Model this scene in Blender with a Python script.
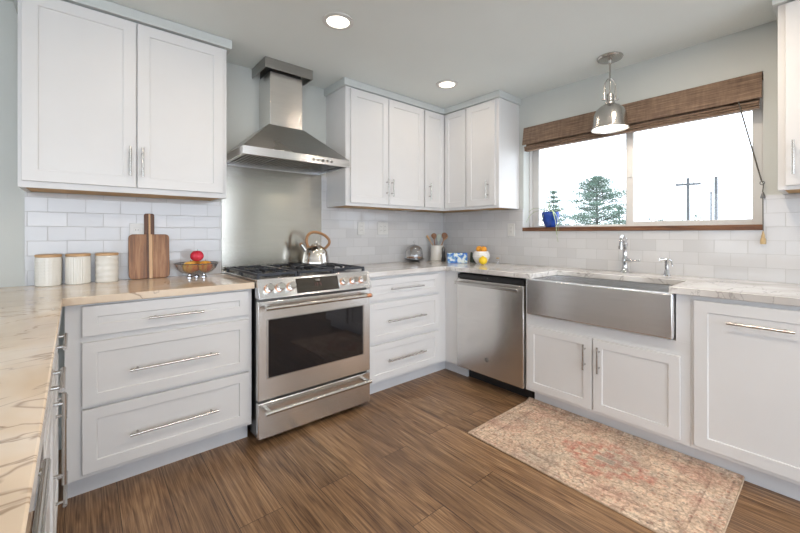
import bpy, bmesh, math, random
from mathutils import Vector, Matrix
R = math.radians
scene = bpy.context.scene
for o in list(bpy.data.objects): bpy.data.objects.remove(o)
COL = scene.collection
CEIL = 2.387

# ------------------------------------------------------------------ camera
cam = bpy.data.cameras.new('camera'); camo = bpy.data.objects.new('camera', cam); COL.objects.link(camo)
cam.sensor_width = 36; cam.lens = 36 * 372.86 / 800
cam.shift_x = -8.2 / 800; cam.shift_y = (233.3 - 266.5) / 800
cam.clip_start = .02; cam.clip_end = 500
camo.location = (-2.936, -2.80, 1.1895)
camo.rotation_euler = (R(90), 0, R(49.01 - 90))
scene.camera = camo

# ------------------------------------------------------------------ world and exposure
w = bpy.data.worlds.new('world'); scene.world = w; w.use_nodes = True
bg = w.node_tree.nodes['Background']
bg.inputs[0].default_value = (.82, .90, 1.0, 1); bg.inputs[1].default_value = 3.2
vs = scene.view_settings
vs.view_transform = 'Standard'; vs.look = 'None'; vs.gamma = 1; vs.use_curve_mapping = False
vs.exposure = 0.10

def portal(name, loc, rot, sx, sy):
    l = bpy.data.lights.new(name, 'AREA'); l.shape = 'RECTANGLE'; l.size = sx; l.size_y = sy
    l.cycles.is_portal = True
    o = bpy.data.objects.new(name, l); o.location = loc; o.rotation_euler = rot; COL.objects.link(o)
portal('portal_kitchen', (.12, -1.75, 1.68), (0, R(90), 0), .92, 1.58)
def daylight(name, loc, rot, sx, sy, power):   # area light added inside the unseen living-room windows to boost sky light
    l = bpy.data.lights.new(name, 'AREA'); l.shape = 'RECTANGLE'; l.size = sx; l.size_y = sy
    l.energy = power; l.color = (.76, .86, 1.0)
    o = bpy.data.objects.new(name, l); o.location = loc; o.rotation_euler = rot; COL.objects.link(o)
def lamp(loc, power, col=(1, .83, .66), size=.11):
    l = bpy.data.lights.new('ceiling_or_added_lamp', 'AREA'); l.shape = 'DISK'; l.size = size
    l.energy = power; l.color = col
    o = bpy.data.objects.new('ceiling_or_added_lamp', l); o.location = loc; COL.objects.link(o)
LAMP = [2.6, 1.8, 1.8, 7, 14, 9, 9, 9]; PEND = 2; SOUTH = 110; WEST = 8
daylight('daylight_fill_south', (-3.5, -6.40, 1.25), (R(55), 0, 0), 6.1, 1.7, SOUTH)
daylight('daylight_fill_west', (-6.90, -3.2, 1.25), (0, R(-55), 0), 1.5, 4.5, WEST)
RECESSED_AND_ADDED = [(-1.855, -.953), (-.739, -.747), (-2.72, -1.05), (-.80, -2.35), (-2.0, -2.45), (-3.4, -4.2), (-5.2, -2.4), (-1.4, -4.4)]  # seen pair, pair inferred from warm glows, then unseen lamps added for fill
for i, (x, y) in enumerate(RECESSED_AND_ADDED): lamp((x, y, CEIL - .012), LAMP[i])

# ------------------------------------------------------------------ material helpers
def newmat(name):
    m = bpy.data.materials.new(name); m.use_nodes = True
    nt = m.node_tree; return m, nt, nt.nodes['Principled BSDF']
def N(nt, t, **kw):
    n = nt.nodes.new(t)
    for k, v in kw.items():
        if hasattr(n, k): setattr(n, k, v)
        else: n.inputs[k].default_value = v
    return n
def L(nt, a, b): nt.links.new(a, b)
def rgb(r, g, b):
    f = lambda c: ((c / 255 + .055) / 1.055) ** 2.4 if c > 10 else c / 255 / 12.92
    return (f(r), f(g), f(b), 1)
def ramp(nt, fac, stops):
    n = nt.nodes.new('ShaderNodeValToRGB'); e = n.color_ramp.elements
    while len(e) < len(stops): e.new(.5)
    for i, (p, c) in enumerate(stops): e[i].position = p; e[i].color = c if len(c) == 4 else (*c, 1)
    L(nt, fac, n.inputs[0]); return n.outputs[0]
def mixc(nt, fac, a, b, mode='MIX'):
    n = nt.nodes.new('ShaderNodeMix'); n.data_type = 'RGBA'; n.blend_type = mode
    for i, v in ((0, fac), (6, a), (7, b)):
        if hasattr(v, 'links'): L(nt, v, n.inputs[i])
        else: n.inputs[i].default_value = v
    return n.outputs[2]
def math_(nt, op, a, b=0, c=0):
    n = nt.nodes.new('ShaderNodeMath'); n.operation = op
    for i, v in enumerate((a, b, c)):
        if hasattr(v, 'links'): L(nt, v, n.inputs[i])
        else: n.inputs[i].default_value = v
    return n.outputs[0]
def coords(nt, kind='Object', scale=(1, 1, 1), rot=(0, 0, 0), loc=(0, 0, 0)):
    t = nt.nodes.new('ShaderNodeTexCoord'); m = nt.nodes.new('ShaderNodeMapping')
    m.inputs['Scale'].default_value = scale; m.inputs['Rotation'].default_value = rot; m.inputs['Location'].default_value = loc
    L(nt, t.outputs[kind], m.inputs[0]); return m.outputs[0]
def posn(nt, scale=(1, 1, 1), rot=(0, 0, 0), loc=(0, 0, 0)):
    t = nt.nodes.new('ShaderNodeNewGeometry'); m = nt.nodes.new('ShaderNodeMapping')
    m.inputs['Scale'].default_value = scale; m.inputs['Rotation'].default_value = rot; m.inputs['Location'].default_value = loc
    L(nt, t.outputs['Position'], m.inputs[0]); return m.outputs[0]
def noise(nt, vec, scale, detail=4, rough=.5, dist=0):
    n = N(nt, 'ShaderNodeTexNoise'); n.inputs['Scale'].default_value = scale; n.inputs['Detail'].default_value = detail
    n.inputs['Roughness'].default_value = rough; n.inputs['Distortion'].default_value = dist
    if vec: L(nt, vec, n.inputs['Vector'])
    return n.outputs['Fac']
def bump(nt, b, h, strength=.2, dist=.01):
    n = nt.nodes.new('ShaderNodeBump'); n.inputs['Strength'].default_value = strength; n.inputs['Distance'].default_value = dist
    L(nt, h, n.inputs['Height']); L(nt, n.outputs[0], b.inputs['Normal'])
def simple(name, col, rough=.5, metal=0, var=.06, vs_=8, bmp=0, **kw):
    m, nt, b = newmat(name)
    f = noise(nt, coords(nt), vs_, 3)
    lo = tuple(c * (1 - var) for c in col[:3]) + (1,); hi = tuple(min(1, c * (1 + var)) for c in col[:3]) + (1,)
    L(nt, ramp(nt, f, [(.3, lo), (.7, hi)]), b.inputs['Base Color'])
    b.inputs['Roughness'].default_value = rough; b.inputs['Metallic'].default_value = metal
    if bmp: bump(nt, b, f, bmp)
    for k, v in kw.items(): b.inputs[k].default_value = v
    return m
def brushed(name, col, scale, rough=.27, bs=.05, aniso=.8):
    m, nt, b = newmat(name)
    f = noise(nt, coords(nt, 'Object', scale), 1, 3, .6)
    g = noise(nt, coords(nt, 'Object'), 2.5, 2)
    L(nt, ramp(nt, f, [(.25, tuple(c * .93 for c in col[:3])), (.75, tuple(min(1, c * 1.05) for c in col[:3]))]), b.inputs['Base Color'])
    r = N(nt, 'ShaderNodeMapRange'); L(nt, g, r.inputs[0]); r.inputs[3].default_value = rough - .04; r.inputs[4].default_value = rough + .05
    L(nt, r.outputs[0], b.inputs['Roughness']); b.inputs['Metallic'].default_value = 1
    b.inputs['Anisotropic'].default_value = aniso
    tv = N(nt, 'ShaderNodeCombineXYZ'); tv.inputs[2].default_value = 1; L(nt, tv.outputs[0], b.inputs['Tangent'])
    bump(nt, b, g, .06, .02)
    return m

M = {}
M['cabinet'] = simple('white_cabinet_paint', (.69, .69, .69), .38, var=.01)
M['crown'] = simple('white_trim_paint', (.58, .61, .60), .4, var=.01)
M['wall'] = simple('wall_paint', (.54, .56, .535), .6, var=.015, vs_=3)
M['roomwall'] = simple('living_wall_paint', (.66, .65, .62), .7, var=.02, vs_=3)
M['ceiling'] = simple('ceiling_paint', (.74, .785, .77), .75, var=.02, vs_=2, bmp=.04)
M['vinyl'] = simple('white_vinyl_frame', (.62, .615, .60), .35, var=.01)
M['chrome'] = simple('polished_chrome', (.64, .645, .66), .08, 1, var=.03)
M['nickel'] = simple('brushed_nickel', (.52, .505, .48), .26, 1, var=.05)
M['kettle'] = simple('polished_kettle_steel', (.75, .73, .70), .12, 1, var=.03)
M['steel_v'] = brushed('door_brushed_steel', (.74, .72, .69), (6, 6, 160), .24)
M['steel_h'] = brushed('horizontal_brushed_steel', (.78, .78, .785), (4, 4, 160), .24)
M['steel_panel'] = brushed('backsplash_steel', (.52, .50, .45), (3, 3, 90), .22)
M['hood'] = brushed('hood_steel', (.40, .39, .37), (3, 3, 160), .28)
M['steel_dark'] = simple('dark_steel', (.16, .155, .15), .35, 1)
M['black'] = simple('black_plastic', (.012, .012, .013), .4)
M['iron'] = simple('cast_iron', (.022, .026, .036), .42, var=.2, bmp=.1)
M['copper'] = simple('brushed_copper', (.70, .35, .20), .25, 1)
M['ovenglass'] = simple('oven_glass', (.008, .008, .010), .04, var=.02, **{'Specular IOR Level': .55})
M['display'] = simple('display_glass', (.035, .028, .02), .06, var=.02, **{'Specular IOR Level': .9})
M['rawwood'] = simple('raw_maple_underside', (.50, .31, .13), .6, var=.2, vs_=12)
M['toe'] = simple('toe_kick_paint', (.64, .65, .67), .45, var=.02)
M['plate'] = simple('white_outlet_plastic', (.64, .64, .62), .3, var=.01)
M['ceramic'] = simple('cream_ceramic', (.74, .72, .66), .16, var=.03)
M['whiteceramic'] = simple('white_ceramic', (.82, .81, .79), .15, var=.02)
M['cork'] = simple('bamboo_lid', (.55, .34, .17), .5, var=.15, vs_=30)
M['lemon'] = simple('lemon_skin', (.90, .62, .03), .4, var=.08, vs_=60, bmp=.2)
M['orange'] = simple('orange_skin', (.85, .36, .03), .42, var=.1, vs_=60, bmp=.2)
M['bluepot'] = simple('cobalt_glaze', (.02, .07, .36), .1, var=.3, vs_=20)
M['spoonwood'] = simple('utensil_wood', (.24, .11, .05), .5, var=.25, vs_=20)
M['spoonlight'] = simple('light_utensil_wood', (.55, .34, .17), .5, var=.2, vs_=20)
M['sage'] = simple('sage_silicone', (.38, .42, .36), .5)
M['kettlewood'] = simple('kettle_handle_wood', (.34, .17, .07), .4, var=.2, vs_=20)
M['darkgreen'] = simple('dark_green_cloth', (.06, .08, .06), .8, var=.3, vs_=40)
M['leaf'] = simple('pale_spider_leaf', (.33, .43, .22), .45, var=.3, vs_=30)
M['soil'] = simple('potting_soil', (.04, .025, .015), .9, var=.4, vs_=80)
M['cord'] = simple('blind_cord', (.10, .09, .075), .7)
M['tassel'] = simple('wooden_tassel', (.50, .36, .18), .5)
M['cookie'] = simple('baked_cookie', (.20, .10, .04), .8, var=.4, vs_=60, bmp=.3)
M['pole'] = simple('weathered_pole', (.10, .105, .11), .9, var=.3)
M['needles'] = simple('pine_needles', (.12, .19, .145), .85, var=.35, vs_=3)
M['bark'] = simple('pine_bark', (.07, .068, .06), .9, var=.3)
M['shrubleaf'] = simple('far_shrub_leaves', (.10, .15, .12), .9, var=.35, vs_=1)
M['ground'] = simple('light_bounce_ground', (.76, .76, .74), 1, var=.08, vs_=.4)  # unseen ground, paleness added to bounce light up to the ceiling
M['paper'] = simple('printed_paper', (.62, .63, .62), .6)

def emis(name, col, s):
    m, nt, b = newmat(name); b.inputs['Emission Color'].default_value = (*col, 1); b.inputs['Emission Strength'].default_value = s
    b.inputs['Base Color'].default_value = (.8, .8, .8, 1) if s > 1 else (.03, .01, .01, 1); return m
M['lens'] = emis('lamp_lens', (1, .90, .74), 3)
M['redled'] = emis('display_digits', (1, .22, .08), .10)

def glass(name, tint=(1, 1, 1, 1), fac=.08, rough=.0):
    m = bpy.data.materials.new(name); m.use_nodes = True; nt = m.node_tree
    nt.nodes.remove(nt.nodes['Principled BSDF']); out = nt.nodes['Material Output']
    t = N(nt, 'ShaderNodeBsdfTransparent'); t.inputs[0].default_value = tint
    g = N(nt, 'ShaderNodeBsdfGlossy'); g.inputs['Roughness'].default_value = rough
    lw = N(nt, 'ShaderNodeLayerWeight'); lw.inputs[0].default_value = .35
    f = math_(nt, 'MULTIPLY_ADD', lw.outputs['Facing'], .5, fac)
    f = math_(nt, 'MINIMUM', f, .8)
    mx = N(nt, 'ShaderNodeMixShader'); L(nt, f, mx.inputs[0]); L(nt, t.outputs[0], mx.inputs[1]); L(nt, g.outputs[0], mx.inputs[2])
    L(nt, mx.outputs[0], out.inputs[0]); return m
def pane_glass():
    m = bpy.data.materials.new('window_pane'); m.use_nodes = True; nt = m.node_tree
    nt.nodes.remove(nt.nodes['Principled BSDF']); out = nt.nodes['Material Output']
    t = N(nt, 'ShaderNodeBsdfTransparent'); g = N(nt, 'ShaderNodeBsdfGlossy'); g.inputs['Roughness'].default_value = 0
    mx = N(nt, 'ShaderNodeMixShader'); mx.inputs[0].default_value = .04
    L(nt, t.outputs[0], mx.inputs[1]); L(nt, g.outputs[0], mx.inputs[2]); L(nt, mx.outputs[0], out.inputs[0]); return m
M['pane'] = pane_glass()
M['clear'] = glass('clear_glass', (.97, .97, .97, 1), .06)
M['smoke'] = glass('smoky_glass', (.90, .90, .91, 1), .06)

def tile_mat(name, axis):
    m, nt, b = newmat(name)
    g = N(nt, 'ShaderNodeNewGeometry'); s = N(nt, 'ShaderNodeSeparateXYZ'); L(nt, g.outputs['Position'], s.inputs[0])
    c = N(nt, 'ShaderNodeCombineXYZ')
    L(nt, math_(nt, 'ADD', s.outputs[axis], 20 * .155 + (-.0155 if axis == 0 else .055)), c.inputs[0]); L(nt, math_(nt, 'ADD', s.outputs[2], -.914), c.inputs[1])
    br = N(nt, 'ShaderNodeTexBrick'); L(nt, c.outputs[0], br.inputs['Vector'])
    br.offset = .5; br.inputs['Scale'].default_value = 1; br.inputs['Brick Width'].default_value = .155; br.inputs['Row Height'].default_value = .078
    br.inputs['Mortar Size'].default_value = .0017; br.inputs['Mortar Smooth'].default_value = .25; br.inputs['Bias'].default_value = 0
    br.inputs['Color1'].default_value = (.53, .53, .535, 1); br.inputs['Color2'].default_value = (.60, .60, .605, 1); br.inputs['Mortar'].default_value = (.44, .44, .435, 1)
    L(nt, br.outputs['Color'], b.inputs['Base Color'])
    rr = N(nt, 'ShaderNodeMapRange'); L(nt, br.outputs['Fac'], rr.inputs[0]); rr.inputs[3].default_value = .07; rr.inputs[4].default_value = .7
    L(nt, rr.outputs[0], b.inputs['Roughness'])
    nz = noise(nt, c.outputs[0], 9, 2)
    # every tile sits at a very slightly different angle
    sep = N(nt, 'ShaderNodeSeparateColor'); L(nt, br.outputs['Color'], sep.inputs[0])
    h = math_(nt, 'SUBTRACT', math_(nt, 'MULTIPLY', nz, .35), math_(nt, 'MULTIPLY', br.outputs['Fac'], .5))
    bump(nt, b, h, .28, .006)
    return m
M['tile_x'] = tile_mat('white_subway_tile', 0); M['tile_y'] = tile_mat('white_subway_tile_window_side', 1)

def floor_mat():
    m, nt, b = newmat('walnut_plank_floor')
    g = N(nt, 'ShaderNodeNewGeometry'); s = N(nt, 'ShaderNodeSeparateXYZ'); L(nt, g.outputs['Position'], s.inputs[0])
    c = N(nt, 'ShaderNodeCombineXYZ'); L(nt, math_(nt, 'ADD', s.outputs[1], 12.2), c.inputs[0]); L(nt, math_(nt, 'ADD', s.outputs[0], 9.05), c.inputs[1])
    br = N(nt, 'ShaderNodeTexBrick'); L(nt, c.outputs[0], br.inputs['Vector']); br.offset = .37; br.offset_frequency = 2
    br.inputs['Scale'].default_value = 1; br.inputs['Brick Width'].default_value = 1.22; br.inputs['Row Height'].default_value = .178
    br.inputs['Mortar Size'].default_value = .0012; br.inputs['Color1'].default_value = (0, 0, 0, 1); br.inputs['Color2'].default_value = (1, 1, 1, 1); br.inputs['Mortar'].default_value = (.5, .5, .5, 1)
    rnd = N(nt, 'ShaderNodeSeparateColor'); L(nt, br.outputs['Color'], rnd.inputs[0]); r = rnd.outputs[0]
    v = N(nt, 'ShaderNodeCombineXYZ')
    L(nt, math_(nt, 'MULTIPLY', s.outputs[1], .9), v.inputs[0]); L(nt, math_(nt, 'MULTIPLY', s.outputs[0], 8), v.inputs[1]); L(nt, math_(nt, 'MULTIPLY', r, 23), v.inputs[2])
    n1 = noise(nt, v.outputs[0], 1.0, 3, .5, .5)
    # cathedral rings: sine of the broad noise
    rings = math_(nt, 'SINE', math_(nt, 'MULTIPLY', n1, 60))
    v2 = N(nt, 'ShaderNodeCombineXYZ')
    L(nt, math_(nt, 'MULTIPLY', s.outputs[1], 4), v2.inputs[0]); L(nt, math_(nt, 'MULTIPLY', s.outputs[0], 170), v2.inputs[1]); L(nt, math_(nt, 'MULTIPLY', r, 23), v2.inputs[2])
    n2 = noise(nt, v2.outputs[0], 1.0, 5, .65)
    t = math_(nt, 'ADD', math_(nt, 'MULTIPLY', rings, .045), math_(nt, 'MULTIPLY', n2, .75))
    t = math_(nt, 'ADD', t, math_(nt, 'MULTIPLY', math_(nt, 'SUBTRACT', n1, .5), .32))
    colr = ramp(nt, t, [(.20, rgb(78, 54, 37)), (.32, rgb(120, 92, 66)), (.42, rgb(144, 114, 84)), (.56, rgb(174, 143, 109))])
    tone = ramp(nt, r, [(0, (.80, .78, .76)), (1, (1.12, 1.08, 1.05))])
    col = mixc(nt, 1, colr, tone, 'MULTIPLY')
    col = mixc(nt, br.outputs['Fac'], col, rgb(40, 26, 18))
    L(nt, col, b.inputs['Base Color'])
    b.inputs['Roughness'].default_value = .34
    bump(nt, b, math_(nt, 'SUBTRACT', n2, math_(nt, 'MULTIPLY', br.outputs['Fac'], 2)), .12, .002)
    return m
M['floor'] = floor_mat()

def stone(name, base, dark, vein, light, seed):
    m, nt, b = newmat(name)
    p = posn(nt, (1, 1, 1), (0, 0, R(28)), (seed, seed * .7, 0))
    warp = noise(nt, p, 1.3, 5, .6, .6)
    big = noise(nt, p, 1.6, 4, .55, 1.2)
    c0 = ramp(nt, big, [(.32, dark), (.47, base), (.62, light)])
    # thin veins: where a warped noise crosses its middle value
    def veins(sc, wdt, sd, dist):
        q = posn(nt, (1, 1.7, 1), (0, 0, R(35 + sd * 12)), (sd, sd, sd))
        n = noise(nt, q, sc, 5, .55, dist)
        d = math_(nt, 'ABSOLUTE', math_(nt, 'SUBTRACT', n, .5))
        return ramp(nt, d, [(0, (1, 1, 1)), (wdt, (0, 0, 0))])
    v1 = veins(1.3, .007, 1.3, .9); v2 = veins(3.0, .010, 4.1, .8)
    mask = ramp(nt, noise(nt, p, 2.2, 2), [(.38, (0, 0, 0)), (.55, (1, 1, 1))])
    c1 = mixc(nt, math_(nt, 'MULTIPLY', v1, .6), c0, vein)
    c2 = mixc(nt, math_(nt, 'MULTIPLY', math_(nt, 'MULTIPLY', v2, mask), .6), c1, vein)
    L(nt, c2, b.inputs['Base Color']); b.inputs['Roughness'].default_value = .09
    return m
M['stone_tan'] = stone('tan_veined_quartzite', rgb(222, 204, 182), rgb(208, 190, 168), rgb(112, 82, 60), rgb(228, 218, 206), 3.1)  # tan partly carries warm lamplight on this slab; veins are its own
M['stone_gray'] = stone('grey_veined_quartzite', rgb(202, 198, 194), rgb(176, 173, 170), rgb(122, 116, 112), rgb(222, 221, 219), 7.7)

def wood_mat(name, c1, c2, c3, scale, rough=.45):
    m, nt, b = newmat(name)
    f = noise(nt, coords(nt, 'Object', scale), 1, 5, .6, .6)
    L(nt, ramp(nt, f, [(.25, c1), (.5, c2), (.75, c3)]), b.inputs['Base Color']); b.inputs['Roughness'].default_value = rough
    bump(nt, b, f, .1, .003); return m
M['walnut'] = wood_mat('walnut_board', rgb(82, 52, 34), rgb(146, 102, 68), rgb(186, 140, 100), (45, 45, 4))
M['walnut_dark'] = wood_mat('dark_walnut_strip', rgb(66, 40, 26), rgb(96, 62, 42), rgb(112, 76, 52), (60, 60, 5))
M['maple'] = wood_mat('maple_strip', rgb(186, 146, 104), rgb(206, 168, 126), rgb(216, 182, 144), (60, 60, 5))
M['sillwood'] = wood_mat('stained_sill_wood', rgb(70, 42, 26), rgb(106, 70, 46), rgb(140, 98, 68), (40, 4, 60))
def blind_mat():
    m, nt, b = newmat('woven_wood_blind')
    f = noise(nt, coords(nt, 'Object', (3, 5, 170)), 1, 4, .6)
    g = noise(nt, coords(nt, 'Object', (60, 60, 4)), 1, 2)
    t = math_(nt, 'ADD', math_(nt, 'MULTIPLY', f, .8), math_(nt, 'MULTIPLY', g, .25))
    L(nt, ramp(nt, t, [(.32, rgb(84, 66, 54)), (.52, rgb(124, 101, 83)), (.72, rgb(156, 132, 110))]), b.inputs['Base Color'])
    b.inputs['Roughness'].default_value = .75; bump(nt, b, t, .4, .004); return m
M['blind'] = blind_mat()

def rug_mat():
    m, nt, b = newmat('faded_persian_pattern')
    t = N(nt, 'ShaderNodeTexCoord'); s = N(nt, 'ShaderNodeSeparateXYZ'); L(nt, t.outputs['Generated'], s.inputs[0])
    X = math_(nt, 'MULTIPLY', s.outputs[0], .68); Y = math_(nt, 'MULTIPLY', s.outputs[1], 1.14)
    ex = math_(nt, 'MINIMUM', X, math_(nt, 'SUBTRACT', .68, X)); ey = math_(nt, 'MINIMUM', Y, math_(nt, 'SUBTRACT', 1.14, Y))
    e = math_(nt, 'MINIMUM', ex, ey)
    mx = math_(nt, 'ABSOLUTE', math_(nt, 'SUBTRACT', X, .34)); my = math_(nt, 'ABSOLUTE', math_(nt, 'SUBTRACT', Y, .50))
    c = N(nt, 'ShaderNodeCombineXYZ'); L(nt, mx, c.inputs[0]); L(nt, my, c.inputs[1])
    def vor(sc, feat='F1', rnd=1):
        v = N(nt, 'ShaderNodeTexVoronoi'); v.feature = feat; v.inputs['Scale'].default_value = sc; v.inputs['Randomness'].default_value = rnd; L(nt, c.outputs[0], v.inputs['Vector']); return v
    wear = noise(nt, t.outputs['Object'], 8, 7, .7); blot = noise(nt, t.outputs['Object'], 3.4, 3, .5); blot2 = noise(nt, t.outputs['Generated'], 4.2, 3, .5)
    fine = noise(nt, t.outputs['Object'], 85, 3, .75); mid = noise(nt, t.outputs['Object'], 34, 4, .7)
    col = ramp(nt, wear, [(.32, rgb(186, 160, 140)), (.5, rgb(228, 202, 178)), (.68, rgb(240, 222, 200))])
    # scattered motifs: each cell of the ornament takes one of the faded dyes
    v1 = vor(52); hue = N(nt, 'ShaderNodeSeparateColor'); L(nt, v1.outputs['Color'], hue.inputs[0])
    dye = ramp(nt, hue.outputs[0], [(0, rgb(186, 112, 94)), (.28, rgb(138, 136, 130)), (.5, rgb(214, 184, 150)), (.72, rgb(186, 132, 108)), (.9, rgb(122, 122, 122))])
    nt.nodes[-1].color_ramp.interpolation = 'CONSTANT'
    spot = ramp(nt, v1.outputs['Distance'], [(.25, (1, 1, 1)), (.42, (0, 0, 0))])
    fade = ramp(nt, mid, [(.35, (.15, .15, .15)), (.62, (1, 1, 1))])
    col = mixc(nt, math_(nt, 'MULTIPLY', math_(nt, 'MULTIPLY', spot, fade), .68), col, dye)
    v2 = vor(24, 'DISTANCE_TO_EDGE'); ln = ramp(nt, v2.outputs['Distance'], [(.04, (1, 1, 1)), (.12, (0, 0, 0))])
    col = mixc(nt, math_(nt, 'MULTIPLY', math_(nt, 'MULTIPLY', ln, fade), .5), col, rgb(128, 108, 96))
    # medallion
    r = math_(nt, 'ADD', math_(nt, 'MULTIPLY', mx, 1.35), my)
    r = math_(nt, 'ADD', r, math_(nt, 'MULTIPLY', math_(nt, 'SINE', math_(nt, 'MULTIPLY', math_(nt, 'SUBTRACT', mx, my), 75)), .022))
    red = ramp(nt, r, [(.05, (0, 0, 0)), (.07, (1, 1, 1)), (.105, (1, 1, 1)), (.12, (0, 0, 0)), (.17, (0, 0, 0)), (.185, (1, 1, 1)), (.245, (.7, .7, .7)), (.27, (0, 0, 0))])
    col = mixc(nt, math_(nt, 'MULTIPLY', math_(nt, 'MULTIPLY', red, fade), .7), col, rgb(200, 104, 88))
    ctr = ramp(nt, r, [(.03, (1, 1, 1)), (.055, (0, 0, 0))])
    col = mixc(nt, math_(nt, 'MULTIPLY', ctr, .6), col, rgb(150, 152, 142))
    col = mixc(nt, ramp(nt, blot, [(.5, (0, 0, 0)), (.7, (.5, .5, .5))]), col, rgb(150, 146, 138))
    col = mixc(nt, ramp(nt, blot2, [(.52, (0, 0, 0)), (.72, (.45, .45, .45))]), col, rgb(200, 142, 126))
    band = ramp(nt, e, [(0, (0, 0, 0)), (.022, (0, 0, 0)), (.026, (1, 1, 1)), (.034, (0, 0, 0)), (.098, (0, 0, 0)), (.102, (1, 1, 1)), (.112, (.1, .1, .1)), (.118, (.8, .8, .8)), (.122, (0, 0, 0))])
    col = mixc(nt, math_(nt, 'MULTIPLY', math_(nt, 'MULTIPLY', band, fade), .8), col, rgb(132, 100, 88))
    col = mixc(nt, 1, col, ramp(nt, fine, [(.38, (.70, .69, .68)), (.62, (1.06, 1.06, 1.06))]), 'MULTIPLY')
    L(nt, col, b.inputs['Base Color']); b.inputs['Roughness'].default_value = .95
    bump(nt, b, fine, .5, .004); return m
M['rug'] = rug_mat()
M['rugedge'] = simple('rug_binding', (.50, .38, .28), .9, var=.2, vs_=60)

def apple_mat(name, a, bcol):
    m, nt, b = newmat(name)
    f = noise(nt, coords(nt, 'Object', (1, 1, .35)), 22, 3, .5, .4)
    L(nt, ramp(nt, f, [(.4, a), (.62, bcol)]), b.inputs['Base Color']); b.inputs['Roughness'].default_value = .22; return m
M['apple_red'] = apple_mat('red_apple_skin', rgb(196, 28, 52), rgb(222, 66, 86))
M['apple_mix'] = apple_mat('blushed_apple_skin', rgb(222, 176, 70), rgb(206, 78, 44))
M['apple_yellow'] = apple_mat('yellow_apple_skin', rgb(226, 188, 92), rgb(214, 118, 58))

def box_art_mat():
    m, nt, b = newmat('blue_printed_card')
    v = N(nt, 'ShaderNodeTexVoronoi'); v.inputs['Scale'].default_value = 45; L(nt, coords(nt), v.inputs['Vector'])
    f = noise(nt, coords(nt), 26, 3)
    a = ramp(nt, f, [(.42, rgb(36, 92, 176)), (.5, rgb(96, 150, 206)), (.58, rgb(214, 220, 214))])
    L(nt, mixc(nt, ramp(nt, v.outputs['Distance'], [(.15, (1, 1, 1)), (.3, (0, 0, 0))]), a, rgb(120, 168, 140)), b.inputs['Base Color'])
    b.inputs['Roughness'].default_value = .4; return m
M['boxart'] = box_art_mat()

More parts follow.
